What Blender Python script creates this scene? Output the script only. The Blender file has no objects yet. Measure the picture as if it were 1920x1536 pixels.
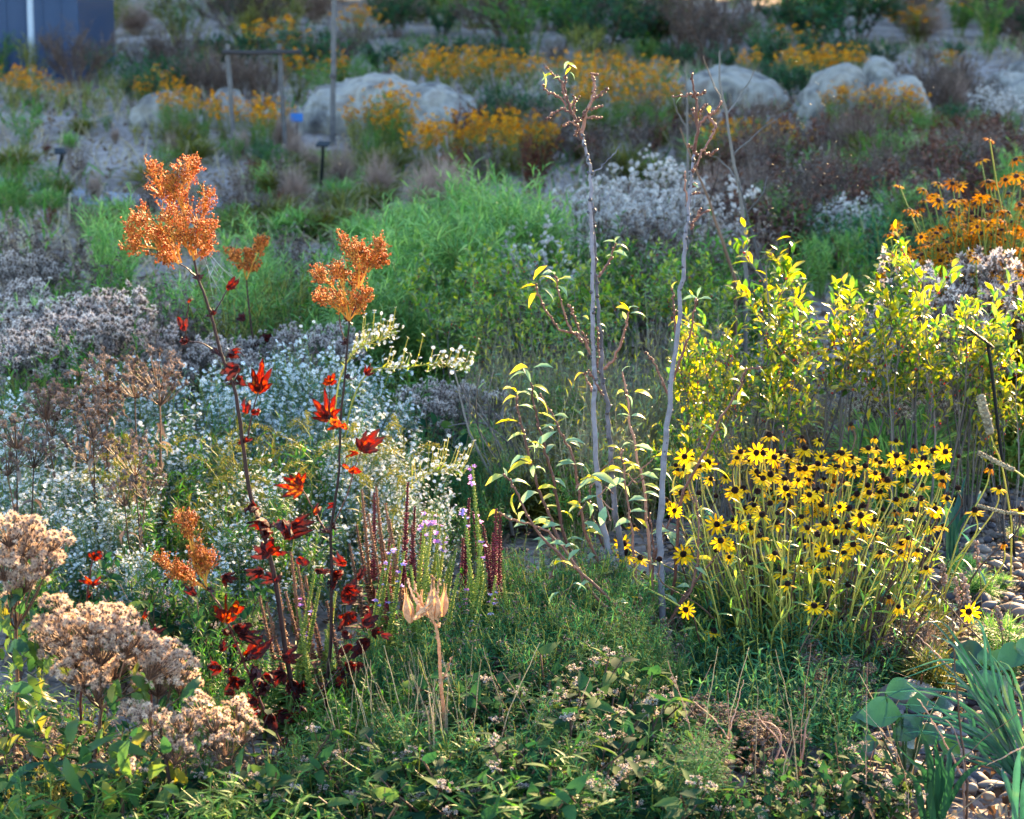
import bpy, math, random
import numpy as np
from mathutils import Vector, Matrix, noise as mnoise
rng = np.random.default_rng(11)
random.seed(11)
sc = bpy.context.scene
col = sc.collection
PI = math.pi
# ------------------------------------------------------------------ camera model
F = 4516.0; PITCH = math.radians(12.3); CH = 2.0
cp, sp = math.cos(PITCH), math.sin(PITCH)

def W(x, y, Y):
    """world point seen at photo pixel x,y at forward distance Y"""
    a = (x - 960.0) / F; b = -(y - 768.0) / F
    ry = cp + b * sp; rz = -sp + b * cp
    k = Y / ry
    return np.array([a * k, Y, CH + rz * k])

def G(y):
    """forward distance of flat ground at photo row y"""
    b = -(y - 768.0) / F
    ry = cp + b * sp; rz = -sp + b * cp
    return -CH * ry / rz

def gz(x, y):
    f = min(1.0, max(0.0, (y - 9.0) / 8.0))
    return f * (0.07 * math.sin(x * .9 + y * .31) + 0.06 * math.sin(x * .37 - y * .53 + 1.0))

# ------------------------------------------------------------------ mesh building
def nrm(v):
    return v / np.maximum(np.linalg.norm(v, axis=-1, keepdims=True), 1e-9)

class MB:
    def __init__(s):
        s.V = []; s.R = []; s.F = []; s.n = 0
    def add(s, V, faces, r=0.5, mi=0):
        V = np.asarray(V, dtype=np.float64).reshape(-1, 3)
        s.V.append(V)
        s.R.append(np.broadcast_to(np.asarray(r, dtype=np.float64), (len(V),)))
        for f in faces:
            f = np.asarray(f, dtype=np.int64)
            if len(f): s.F.append((f + s.n, mi))
        s.n += len(V)
    def inst(s, T, O, M, S, r=None, mi=None):
        O = np.asarray(O, float); N = len(O)
        if N == 0: return
        S = np.asarray(S, float)
        if S.ndim == 0: S = np.full(N, float(S))
        S = S[:, None, None] if S.ndim == 1 else S[:, None, :]
        TV = T['V']; k = len(TV)
        L = TV[None] * S
        V = O[:, None, :] + np.einsum('nij,nkj->nki', M, L)
        rr = rng.random(N) if r is None else np.broadcast_to(np.asarray(r, float), (N,))
        if 'r' in T: R = (rr[:, None] * 0.5 + T['r'][None] * 0.5).reshape(-1)
        else: R = np.repeat(rr, k)
        off = (np.arange(N) * k)[:, None, None]
        fs = []
        base = s.n
        s.V.append(V.reshape(-1, 3)); s.R.append(R)
        for f, m in T['F']:
            ff = (f[None] + off).reshape(-1, f.shape[1])
            s.F.append((ff + base, m if mi is None else mi))
        s.n += N * k
    def tubes(s, P, R, k=4, r=None, mi=0):
        P = np.asarray(P, float)
        if P.ndim == 2: P = P[None]
        N, n, _ = P.shape
        R = np.broadcast_to(np.asarray(R, float), (N, n))
        T = nrm(np.gradient(P, axis=1))
        ref = np.array([0.31, 0.93, 0.2]); ref /= np.linalg.norm(ref)
        A = np.cross(T, ref)
        bad = np.linalg.norm(A, axis=-1) < .12
        A[bad] = np.cross(T[bad], np.array([1., 0, 0]))
        A = nrm(A); B = np.cross(T, A)
        th = np.arange(k) / k * 2 * PI
        V = P[:, :, None, :] + R[:, :, None, None] * (np.cos(th)[None, None, :, None] * A[:, :, None, :] + np.sin(th)[None, None, :, None] * B[:, :, None, :])
        idx = np.arange(n * k).reshape(n, k)
        q = np.stack([idx[:-1], np.roll(idx[:-1], -1, 1), np.roll(idx[1:], -1, 1), idx[1:]], -1).reshape(-1, 4)
        rr = rng.random(N) if r is None else np.broadcast_to(np.asarray(r, float), (N,))
        off = (np.arange(N) * n * k)[:, None, None]
        base = s.n
        s.V.append(V.reshape(-1, 3)); s.R.append(np.repeat(rr, n * k))
        s.F.append(((q[None] + off).reshape(-1, 4) + base, mi))
        s.n += N * n * k
    def mesh(s, name, mats, smooth=True):
        me = bpy.data.meshes.new(name)
        if not isinstance(mats, (list, tuple)): mats = [mats]
        for m in mats: me.materials.append(M(m))
        if s.n == 0: return me
        V = np.concatenate(s.V); R = np.concatenate(s.R)
        me.vertices.add(len(V)); me.vertices.foreach_set('co', V.astype(np.float32).ravel())
        li = np.concatenate([f.ravel() for f, _ in s.F])
        cnt = np.concatenate([np.full(len(f), f.shape[1]) for f, _ in s.F])
        mi = np.concatenate([np.full(len(f), m) for f, m in s.F])
        st = np.concatenate([[0], np.cumsum(cnt)[:-1]])
        me.loops.add(len(li)); me.loops.foreach_set('vertex_index', li.astype(np.int32))
        me.polygons.add(len(cnt)); me.polygons.foreach_set('loop_start', st.astype(np.int32))
        me.polygons.foreach_set('loop_total', cnt.astype(np.int32))
        me.polygons.foreach_set('material_index', mi.astype(np.int32))
        me.polygons.foreach_set('use_smooth', np.full(len(cnt), smooth))
        at = me.attributes.new('rnd', 'FLOAT', 'POINT')
        at.data.foreach_set('value', R.astype(np.float32))
        me.update(calc_edges=True)
        return me

def frames(D, U=None):
    """matrices whose columns are (side, direction, normal)"""
    D = nrm(np.asarray(D, float))
    if U is None: U = rng.normal(size=D.shape)
    U = np.broadcast_to(np.asarray(U, float), D.shape)
    X = np.cross(D, U)
    bad = np.linalg.norm(X, axis=-1) < 1e-3
    X[bad] = np.cross(D[bad], np.array([.3, .9, .2]))
    X = nrm(X); Z = np.cross(X, D)
    return np.stack([X, D, Z], axis=-1)

def T_(V, faces, r=None):
    d = {'V': np.asarray(V, float), 'F': [(np.asarray(f, dtype=np.int64), m) for f, m in faces if len(f)]}
    if r is not None: d['r'] = np.asarray(r, float)
    return d

def mk_leaf(w, seg=4, peak=.45, fold=.25, curl=.4, teeth=0.0, twist=0.0):
    ts = np.linspace(0, 1, seg + 1)
    a = math.log(.5) / math.log(peak)
    V = []; y = z = 0.0; pt = 0
    for i, t in enumerate(ts):
        ang = curl * t
        if i: y += math.cos(ang) / seg; z -= math.sin(ang) / seg
        wd = max(.012, w / 2 * math.sin(PI * min(1, max(0, t ** a))))
        if teeth and 0 < i < seg: wd *= 1 + teeth * (1 if i % 2 else -1)
        tw = twist * t
        for sgn in (-1, 0, 1):
            V.append((sgn * wd * math.cos(tw), y, z + fold * abs(sgn) * wd + sgn * wd * math.sin(tw)))
    q = []
    for i in range(seg):
        b = i * 3
        q += [(b, b + 1, b + 4, b + 3), (b + 1, b + 2, b + 5, b + 4)]
    return T_(V, [(q, 0)])

def mk_blob(k=6, rings=3, tip=1.0):
    """small closed spindle along +Y from 0 to 1, radius .5"""
    V = [(0, 0, 0)]
    for i in range(1, rings + 1):
        t = i / (rings + 1); rr = .5 * math.sin(PI * t ** tip)
        for j in range(k):
            a = j / k * 2 * PI
            V.append((rr * math.cos(a), t, rr * math.sin(a)))
    V.append((0, 1, 0)); e = len(V) - 1
    tri = []; q = []
    for j in range(k):
        tri.append((0, 1 + (j + 1) % k, 1 + j)); tri.append((e, e - k + j, e - k + (j + 1) % k))
    for i in range(rings - 1):
        for j in range(k):
            a = 1 + i * k
            q.append((a + j, a + (j + 1) % k, a + k + (j + 1) % k, a + k + j))
    return T_(V, [(tri, 0), (q, 0)])

BEAD = mk_blob(5, 2); BEAD3 = mk_blob(4, 1); BUD = mk_blob(5, 2, .6)

def mk_star(n, r_in=.12, w=.5, droop=.15, centre=True, cm=1, notch=0.0):
    """flower in the XY plane facing +Z: n rays, a domed centre"""
    V = []; q = []; tri = []
    for i in range(n):
        a = i / n * 2 * PI; c, s_ = math.cos(a), math.sin(a)
        hw = w * PI / n
        for (rad, ww, zz) in ((r_in, .5, 0), (.6, 1.0, -.02), (1.0, .45, -droop)):
            for sg in (-1, 1):
                x = rad * c - sg * ww * hw * s_ * .6; y = rad * s_ + sg * ww * hw * c * .6
                V.append((x, y, zz + (.03 if i % 2 else 0)))
        b = i * 6
        q += [(b, b + 1, b + 3, b + 2), (b + 2, b + 3, b + 5, b + 4)]
    cf = []
    if centre:
        b = len(V); k = 6
        for (rad, zz) in ((r_in * 1.7, 0.0), (r_in * 1.2, r_in * .9)):
            for j in range(k):
                a = j / k * 2 * PI; V.append((rad * math.cos(a), rad * math.sin(a), zz))
        V.append((0, 0, r_in * 1.3))
        for j in range(k):
            cf.append((b + j, b + (j + 1) % k, b + k + (j + 1) % k, b + k + j))
        ct = [(b + k + j, b + k + (j + 1) % k, b + 2 * k) for j in range(k)]
        return T_(V, [(q, 0), (cf, cm), (ct, cm)])
    return T_(V, [(q, 0)])

def mk_fluff(nh=60, hair=.9, core=.35, wid=.06):
    """ball of fine hairs, radius about 1, with a small core"""
    d = nrm(np.random.default_rng(5).normal(size=(nh, 3)))
    d[:, 2] = np.where(d[:, 2] < -.5, -d[:, 2], d[:, 2])
    M_ = frames(d)
    V = []; f = []
    for i in range(nh):
        X, D, Z = M_[i][:, 0], M_[i][:, 1], M_[i][:, 2]
        l = hair * (0.7 + .5 * ((i * 37) % 17) / 17)
        b = len(V)
        V += [D * core * .5 - X * wid, D * core * .5 + X * wid, D * l + X * wid * .4 + Z * .12, D * l - X * wid * .4 + Z * .12]
        f.append((b, b + 1, b + 2, b + 3))
    b = len(V); V = [tuple(v) for v in V]
    cb = mk_blob(5, 3)
    for v in cb['V']: V.append((v[0] * core * 2, (v[1] - .5) * core * 2, v[2] * core * 2))
    return T_(V, [(f, 0)] + [(ff + b, 1) for ff, _ in cb['F']])

FLUFF = mk_fluff(110, wid=.04); FLUFF_LO = mk_fluff(22, wid=.11, core=.5)
L_ELL = mk_leaf(.36, 4, .5, .3, .5); L_LANCE = mk_leaf(.17, 4, .4, .3, .6); L_NARROW = mk_leaf(.085, 4, .4, .2, .7)
L_OVATE = mk_leaf(.5, 5, .36, .25, .55, .06); L_BLADE = mk_leaf(.035, 5, .3, .3, .9); L_SMALL = mk_leaf(.3, 2, .45, .3, .5)
L_SHRIVEL = mk_leaf(.34, 5, .45, .8, 1.9, .2, .9)
ASTER = mk_star(9, .16, .62, .1)
SUNNY = mk_star(9, .2, .7, .3)

# ------------------------------------------------------------------ paths
def disk(n, r):
    a = rng.random(n) * 2 * PI; q = r * np.sqrt(rng.random(n))
    return np.stack([q * np.cos(a), q * np.sin(a)], -1)

RS = 1.0
def stems(N, rb, rt, h=(.8, 1.0), n=6, pw=1.4, wob=.02):
    rb, rt = rb * RS, rt * RS
    b = disk(N, rb); o = nrm(np.concatenate([b + 1e-4 * rng.normal(size=b.shape), np.zeros((N, 1))], 1))[:, :2]
    lean = rt * (.25 + .75 * rng.random(N))
    hh = rng.uniform(h[0], h[1], N) * (1 - .18 * (lean / max(rt, 1e-6)) ** 2)
    t = np.linspace(0, 1, n)[None, :, None]
    xy = b[:, None, :] + o[:, None, :] * lean[:, None, None] * t ** pw
    ph = rng.random((N, 1, 2)) * 6.28
    xy = xy + wob * t * np.sin(t * 5 + ph)
    z = hh[:, None, None] * t
    return np.concatenate([xy, z], -1)

def samp(P, t):
    N, n, _ = P.shape
    u = np.clip(t, 0, 1) * (n - 1); i = np.minimum(u.astype(int), n - 2); f = (u - i)[..., None]
    k = np.arange(N)[:, None]
    a, b = P[k, i], P[k, i + 1]
    return a * (1 - f) + b * f, nrm(b - a)

def radial(T):
    a = nrm(np.cross(T, rng.normal(size=T.shape)))
    return a

def branches(P, per, t0, t1, ln, ang, up=.25, n=4, taper=0.0):
    N = len(P)
    t = rng.uniform(t0, t1, (N, per)); p, T = samp(P, t)
    p = p.reshape(-1, 3); T = T.reshape(-1, 3); t = t.reshape(-1)
    d = math.cos(ang) * T + math.sin(ang) * radial(T)
    l = rng.uniform(ln[0], ln[1], len(p)) * (1 - taper * t)
    s = np.linspace(0, 1, n)[None, :, None]
    return p[:, None] + d[:, None] * s * l[:, None, None] + np.array([0, 0, 1.])[None, None] * up * l[:, None, None] * s ** 2

def leaves(mb, P, per, t0, t1, T, size, ang=1.0, r=None, up=.0, taper=.3, jit=.35, mi=None):
    N = len(P)
    if N == 0: return
    t = t0 + (t1 - t0) * (np.arange(per)[None] + rng.random((N, per))) / per
    p, tg = samp(P, t)
    p = p.reshape(-1, 3); tg = tg.reshape(-1, 3); t = t.reshape(-1)
    a = ang + jit * rng.normal(size=(len(p), 1))
    d = np.cos(a) * tg + np.sin(a) * radial(tg) + np.array([0, 0, up])
    nu = nrm(tg + np.array([0, 0, .6]) + .35 * rng.normal(size=tg.shape))
    s = rng.uniform(size[0], size[1], len(p)) * (1 - taper * t)
    mb.inst(T, p, frames(d, nu), s, r, mi)

def polypath(pts, n=None, wob=0.0):
    """smooth path through 3D points"""
    p = np.asarray(pts, float)
    if len(p) == 2: p = np.stack([p[0], (p[0] + p[1]) / 2, p[1]])
    n = n or max(6, len(p) * 3)
    q = np.concatenate([[2 * p[0] - p[1]], p, [2 * p[-1] - p[-2]]])
    out = []
    for u in np.linspace(0, len(p) - 1 - 1e-6, n):
        i = int(u); f = u - i
        a, b, c, d = q[i], q[i + 1], q[i + 2], q[i + 3]
        out.append(.5 * (2 * b + (c - a) * f + (2 * a - 5 * b + 4 * c - d) * f * f + (3 * b - a - 3 * c + d) * f ** 3))
    o = np.array(out)
    if wob: o[1:-1] += wob * rng.normal(size=(len(o) - 2, 3))
    return o

# ------------------------------------------------------------------ materials
_M = {}
def srgb(h):
    h = h.lstrip('#'); c = [int(h[i:i + 2], 16) / 255 for i in (0, 2, 4)]
    return tuple((x / 12.92 if x <= .04045 else ((x + .055) / 1.055) ** 2.4) for x in c) + (1,)

def mat(name, cols, trans=.4, rough=.55, spec=.2, nscale=30, namp=.35, tgain=1.3, bump=0.0, var=.35, ndist=0.0):
    m = bpy.data.materials.new(name); m.use_nodes = True
    nt = m.node_tree; N = nt.nodes; L = nt.links
    N.clear()
    out = N.new('ShaderNodeOutputMaterial')
    at = N.new('ShaderNodeAttribute'); at.attribute_name = 'rnd'
    tc = N.new('ShaderNodeTexCoord'); nz = N.new('ShaderNodeTexNoise'); nz.inputs['Scale'].default_value = nscale
    nz.inputs['Detail'].default_value = 3
    nz.inputs['Distortion'].default_value = ndist
    L.new(tc.outputs['Object'], nz.inputs['Vector'])
    ma = N.new('ShaderNodeMath'); ma.operation = 'MULTIPLY_ADD'; ma.inputs[1].default_value = namp * 1.8 
    L.new(nz.outputs['Fac'], ma.inputs[0])
    sb = N.new('ShaderNodeMath'); sb.operation = 'MULTIPLY_ADD'; sb.inputs[1].default_value = 1.0
    L.new(at.outputs['Fac'], sb.inputs[0]); sb.inputs[2].default_value = -namp * .9
    L.new(sb.outputs[0], ma.inputs[2])
    cr = N.new('ShaderNodeValToRGB'); e = cr.color_ramp.elements
    while len(e) < len(cols): e.new(.5)
    for i, c in enumerate(cols):
        e[i].position = i / max(1, len(cols) - 1); e[i].color = srgb(c) if isinstance(c, str) else c
    L.new(ma.outputs[0], cr.inputs['Fac'])
    oi = N.new('ShaderNodeObjectInfo'); mr = N.new('ShaderNodeMapRange')
    mr.inputs['To Min'].default_value = 1 - var / 2; mr.inputs['To Max'].default_value = 1 + var / 2
    L.new(oi.outputs['Random'], mr.inputs['Value'])
    hs = N.new('ShaderNodeHueSaturation'); L.new(cr.outputs['Color'], hs.inputs['Color']); L.new(mr.outputs[0], hs.inputs['Value'])
    pr = N.new('ShaderNodeBsdfPrincipled'); pr.inputs['Roughness'].default_value = rough
    pr.inputs['Specular IOR Level'].default_value = spec
    L.new(hs.outputs['Color'], pr.inputs['Base Color'])
    if bump:
        bp = N.new('ShaderNodeBump'); bp.inputs['Strength'].default_value = bump; bp.inputs['Distance'].default_value = .01
        L.new(nz.outputs['Fac'], bp.inputs['Height']); L.new(bp.outputs[0], pr.inputs['Normal'])
    if trans > 0:
        tr = N.new('ShaderNodeBsdfTranslucent')
        g = N.new('ShaderNodeHueSaturation'); g.inputs['Saturation'].default_value = 1.12; g.inputs['Value'].default_value = tgain
        L.new(hs.outputs['Color'], g.inputs['Color']); L.new(g.outputs['Color'], tr.inputs['Color'])
        mx = N.new('ShaderNodeMixShader'); mx.inputs[0].default_value = trans
        L.new(pr.outputs[0], mx.inputs[1]); L.new(tr.outputs[0], mx.inputs[2]); L.new(mx.outputs[0], out.inputs['Surface'])
    else:
        L.new(pr.outputs[0], out.inputs['Surface'])
    _M[name] = m
    return m

def M(n): return _M[n]

mat('leaf green', ['#2c4a1e', '#3f6a2a', '#5f8a34'], .45)
mat('leaf deep', ['#1c3826', '#284c2e', '#3a6432'], .4, rough=.5)
mat('leaf basal', ['#224634', '#345f3e', '#547e4a'], .4, rough=.8, spec=.06)
mat('leaf glossy', ['#18321e', '#234528', '#33582f'], .18, rough=.35, spec=.45, nscale=30, bump=.4)
mat('leaf herb', ['#152e20', '#204028', '#36562e', '#566632'], .4, rough=.75, spec=.08, nscale=12)  # greens darkened, front shade put into the herb leaf colour
mat('leaf fine', ['#1e4630', '#2e5e3c', '#528446'], .4, rough=.8, spec=.05)  # deep shade of the front mound is part of this darker green
mat('leaf blue', ['#2b4f48', '#3f6b5c', '#5a8570'], .35, rough=.4)
mat('leaf bright', ['#4a743c', '#6c964c', '#9cb660'], .42)
mat('leaf yellow', ['#2e5226', '#567a2c', '#94942e', '#c4ac32'], .6, rough=.3, spec=.6, tgain=1.45)
mat('leaf gold', ['#3e6a2e', '#6c8c36', '#a8a63a'], .5, rough=.38, spec=.5)
mat('leaf olive', ['#3d4420', '#5d6026', '#7a7030'], .4)
mat('leaf silver', ['#6d8a6a', '#8aa37a', '#b3ae3c', '#c9b53a'], .45, rough=.45, nscale=18, namp=.6)
mat('leaf red', ['#2a1a18', '#382022', '#48201e', '#641c18', '#a03e1a', '#c4862c'], .4, rough=.6, nscale=60, namp=.75, tgain=1.2, spec=.08, bump=.5, ndist=1.0)
mat('leaf dead', ['#33221d', '#543529', '#744c3a'], .3, rough=.7)
mat('leaf russet', ['#3a211a', '#5c2f20', '#7a4426'], .35, rough=.7)
mat('leaf mauve', ['#463a34', '#685a50', '#887868'], .3, rough=.7)
mat('straw', ['#6e6350', '#938468', '#b5a582'], .3, rough=.6)
mat('straw pink', ['#7b675c', '#9c8272', '#b59c88'], .4, rough=.6)
mat('stem green', ['#48592a', '#6b7a34', '#8a8a3c'], .15, rough=.5)
mat('stem gold', ['#7e8036', '#a8a24a', '#c4b45c'], .3, rough=.5)
mat('stem brown', ['#33241d', '#4d372b', '#6a4d3a'], 0, rough=.6)
mat('stem red', ['#1e0f0e', '#361a1a', '#582a22'], .05, rough=.5, spec=.25, nscale=40, namp=.6)
mat('stem grey', ['#3a3634', '#544e4a', '#70675f'], 0, rough=.65)
mat('bark grey', ['#38363a', '#524f55', '#706d74', '#5e5b60'], 0, rough=.6, spec=.3, nscale=34, namp=.8, bump=.6)
mat('twig brown', ['#4a2f28', '#6b4639', '#8a6350'], 0, rough=.5, nscale=80, bump=.3)
mat('petal yellow', ['#dca00a', '#edb814', '#f4ca2c'], .5, rough=.8, spec=.08, nscale=40, tgain=1.3, var=.15)
mat('petal orange', ['#b46608', '#d4820c', '#e49a12'], .4, rough=.8, spec=.08)
mat('petal ochre', ['#8a4e0a', '#b06c0e', '#c88414'], .35, rough=.8, spec=.08)
mat('petal white', ['#c9d0d2', '#dde2e2', '#eeeeea'], .35, rough=.6, tgain=1.0, var=.1)
mat('petal pink', ['#b07cb4', '#cc96cc', '#e2b4dc'], .45, rough=.5)
mat('petal violet', ['#8c78b4', '#a690c8', '#c0acd6'], .45)
mat('cone brown', ['#1d0f0b', '#2c150f', '#4a2216'], .1, rough=.75, nscale=300, bump=.8)
mat('aster eye', ['#8a7a2a', '#a88c30', '#7a4a34'], 0, rough=.8)
mat('bead orange', ['#54301e', '#94521f', '#a85a24', '#cc8238', '#b4502c'], .35, rough=.5, tgain=1.5, nscale=60)
mat('bead stem', ['#b0702a', '#cc9038', '#dcac4c'], .3, rough=.5, tgain=1.4)
mat('calyx wine', ['#4a1624', '#6e2233', '#8c3044'], .35, rough=.5, tgain=1.4)
mat('calyx green', ['#58702a', '#84943a', '#a8a848'], .45, rough=.5, tgain=1.4)
mat('calyx brown', ['#5a3a2c', '#84543c', '#a06a4c'], .35, rough=.5, tgain=1.4)
mat('fluff', ['#a08a78', '#bfa894', '#d6c4b0'], .55, rough=.8, tgain=1.2, var=.2)
mat('fluff core', ['#3e302c', '#54443f', '#6a5850'], .1, rough=.8)
mat('fluff white', ['#a49e98', '#c4beb6', '#dcd6ce'], .45, rough=.8, tgain=1.0, var=.15)
mat('mauve head', ['#9a8c82', '#b8aaa0', '#d2c6ba'], .35, rough=.8)
mat('brown head', ['#483c36', '#66564c', '#84746a'], .3, rough=.8)
mat('goldenrod', ['#6a6c24', '#8e8420', '#b09a20'], .3, rough=.7)
mat('berry', ['#7a1410', '#a81c14', '#c43020'], .1, rough=.25, spec=.6)
mat('pod', ['#8a6a50', '#b08c6c', '#cfae8c'], .35, rough=.7, spec=.1, nscale=70, namp=.7, tgain=1.3, bump=.6)
mat('silk', ['#d8ccb8', '#e8dcc8', '#f0e8d8'], .5, rough=.5, tgain=1.1)
mat('black metal', ['#08090a', '#101213'], 0, rough=.5, spec=.15)
mat('blue plate', ['#2c5c94', '#3a6ea8'], 0, rough=.35)
mat('teal plate', ['#15191b', '#1e2426'], 0, rough=.6)
mat('old wood', ['#44403f', '#5c5754', '#726c69'], 0, rough=.8, nscale=20, namp=.7, bump=.4)
mat('dark wood', ['#2e2a2a', '#443e3c'], 0, rough=.8)
mat('shed blue', ['#26364e', '#30425c'], 0, rough=.5)
mat('white paint', ['#8a9098', '#a0a6ac'], 0, rough=.5)
mat('stone', ['#38322f', '#5e5852', '#8a8276', '#6e6258'], 0, rough=.9, spec=.08, nscale=4.5, namp=1.1, bump=1.0, var=.2, ndist=.3)
mat('pebble', ['#38343a', '#544e50', '#706862', '#7a604e'], 0, rough=.7, nscale=25, namp=.3, bump=.2)
mat('litter', ['#3c2c22', '#6a5240', '#8c7458', '#a48c6c'], .2, rough=.8)
mat('web', ['#b0b0a8', '#d0d0c8'], .2, rough=.3)
mat('wing', ['#c8b898', '#e0d4b8'], .6, rough=.3, tgain=1.3)

def ground_material():
    m = bpy.data.materials.new('soil'); m.use_nodes = True
    nt = m.node_tree; N = nt.nodes; L = nt.links
    pr = N['Principled BSDF']; pr.inputs['Roughness'].default_value = .9; pr.inputs['Specular IOR Level'].default_value = .15
    tc = N.new('ShaderNodeTexCoord')
    n1 = N.new('ShaderNodeTexNoise'); n1.inputs['Scale'].default_value = .55; n1.inputs['Detail'].default_value = 5
    n2 = N.new('ShaderNodeTexNoise'); n2.inputs['Scale'].default_value = 14; n2.inputs['Detail'].default_value = 6
    vo = N.new('ShaderNodeTexVoronoi'); vo.inputs['Scale'].default_value = 26
    for n in (n1, n2, vo): L.new(tc.outputs['Object'], n.inputs['Vector'])
    c1 = N.new('ShaderNodeValToRGB')
    for i, c in enumerate(['#6a5f58', '#8e827a', '#a89c94']):
        if i > 1: c1.color_ramp.elements.new(.5)
        c1.color_ramp.elements[i].color = srgb(c); c1.color_ramp.elements[i].position = (.3, .5, .7)[i]
    L.new(n1.outputs['Fac'], c1.inputs['Fac'])
    mx = N.new('ShaderNodeMix'); mx.data_type = 'RGBA'; mx.blend_type = 'MULTIPLY'; mx.inputs['Factor'].default_value = .75
    c2 = N.new('ShaderNodeValToRGB'); c2.color_ramp.elements[0].color = (.25, .22, .2, 1); c2.color_ramp.elements[1].color = (1.1, 1.05, 1, 1)
    c2.color_ramp.elements[0].position = .3; c2.color_ramp.elements[1].position = .65
    L.new(n2.outputs['Fac'], c2.inputs['Fac'])
    L.new(c1.outputs['Color'], mx.inputs['A']); L.new(c2.outputs['Color'], mx.inputs['B'])
    L.new(mx.outputs['Result'], pr.inputs['Base Color'])
    bp = N.new('ShaderNodeBump'); bp.inputs['Strength'].default_value = .8; bp.inputs['Distance'].default_value = .03
    ad = N.new('ShaderNodeMath'); ad.operation = 'ADD'; L.new(n2.outputs['Fac'], ad.inputs[0]); L.new(vo.outputs['Distance'], ad.inputs[1])
    L.new(ad.outputs[0], bp.inputs['Height']); L.new(bp.outputs[0], pr.inputs['Normal'])
    _M['soil'] = m
    m2 = bpy.data.materials.new('path gravel'); m2.use_nodes = True
    nt = m2.node_tree; N = nt.nodes; L = nt.links; pr = N['Principled BSDF']; pr.inputs['Roughness'].default_value = .9
    vo = N.new('ShaderNodeTexVoronoi'); vo.inputs['Scale'].default_value = 40
    tc = N.new('ShaderNodeTexCoord'); L.new(tc.outputs['Object'], vo.inputs['Vector'])
    cr = N.new('ShaderNodeValToRGB'); cr.color_ramp.elements[0].color = srgb('#5c5e64'); cr.color_ramp.elements[1].color = srgb('#8a8e96')
    L.new(vo.outputs['Color'], cr.inputs['Fac']); L.new(cr.outputs['Color'], pr.inputs['Base Color'])
    bp = N.new('ShaderNodeBump'); bp.inputs['Strength'].default_value = .5; L.new(vo.outputs['Distance'], bp.inputs['Height']); L.new(bp.outputs[0], pr.inputs['Normal'])
    _M['path gravel'] = m2
ground_material()

# ------------------------------------------------------------------ objects, names, labels
REG = []
def empty(name, loc, rz=0.0, s=(1, 1, 1)):
    o = bpy.data.objects.new(name, None); col.objects.link(o)
    o.location = loc; o.rotation_euler = (0, 0, rz); o.scale = s if hasattr(s, '__len__') else (s, s, s)
    o.empty_display_size = .05
    return o
def part(name, me, parent=None, loc=None, rot=None, s=None, label=None):
    o = bpy.data.objects.new(name, me); col.objects.link(o)
    if parent is not None: o.parent = parent
    if loc is not None: o.location = loc
    if rot is not None:
        o.rotation_mode = 'QUATERNION'; o.rotation_quaternion = rot
    if s is not None: o.scale = (s, s, s) if not hasattr(s, '__len__') else s
    if label: o['label'] = label
    return o
def tag(o, label, cat, group=None):
    o['label'] = label; o['category'] = cat
    if group: o['group'] = group
def reg(o, base, cat, x, y, group=None):
    """label worked out at the end from the landmark it stands beside"""
    o['category'] = cat
    if group: o['group'] = group
    REG.append((o, base, x, y))
def structure(name, me):
    o = bpy.data.objects.new(name, me); col.objects.link(o); o['kind'] = 'structure'; return o
def stuff(name, me, label=None, cat=None):
    o = bpy.data.objects.new(name, me); col.objects.link(o); o['kind'] = 'stuff'
    if label: o['label'] = label
    if cat: o['category'] = cat
    return o
# ================================================================== THE SETTING
def build_ground():
    xs = np.unique(np.concatenate([np.linspace(-70, -7, 22), np.linspace(-7, 7, 90), np.linspace(7, 70, 22)]))
    ys = np.unique(np.concatenate([np.linspace(-6, 4.4, 8), np.linspace(4.4, 11, 60), np.linspace(11, 34, 90), np.linspace(34, 130, 24)]))
    X, Y = np.meshgrid(xs, ys)
    Z = np.zeros_like(X)
    for i in range(X.shape[0]):
        for j in range(X.shape[1]):
            x, y = X[i, j], Y[i, j]
            Z[i, j] = gz(x, y)
            if abs(x) < 7 and y < 34:
                Z[i, j] += .012 * mnoise.noise((x * 2.3, y * 2.3, 0)) - .006
    n, m = X.shape
    idx = np.arange(n * m).reshape(n, m)
    q = np.stack([idx[:-1, :-1], idx[:-1, 1:], idx[1:, 1:], idx[1:, :-1]], -1).reshape(-1, 4)
    mb = MB(); mb.add(np.stack([X, Y, Z], -1).reshape(-1, 3), [q], .5)
    structure('ground', mb.mesh('ground', 'soil'))
    # worn gravel path crossing behind the beds
    pts = []
    for x in np.linspace(-6.2, -1.9, 30):
        yc = 16.1 + .5 * math.sin(x * .8)
        for k in range(5):
            y = yc + (k - 2) / 2 * (.42 + .08 * math.sin(x * 3))
            pts.append((x, y, gz(x, y) + .004 + .006 * mnoise.noise((x * 3, y * 3, 1))))
    V = np.array(pts); idx = np.arange(150).reshape(30, 5)
    q = np.stack([idx[:-1, :-1], idx[1:, :-1], idx[1:, 1:], idx[:-1, 1:]], -1).reshape(-1, 4)
    mb = MB(); mb.add(V, [q], .5)
    structure('path', mb.mesh('path', 'path gravel'))
build_ground()

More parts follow.
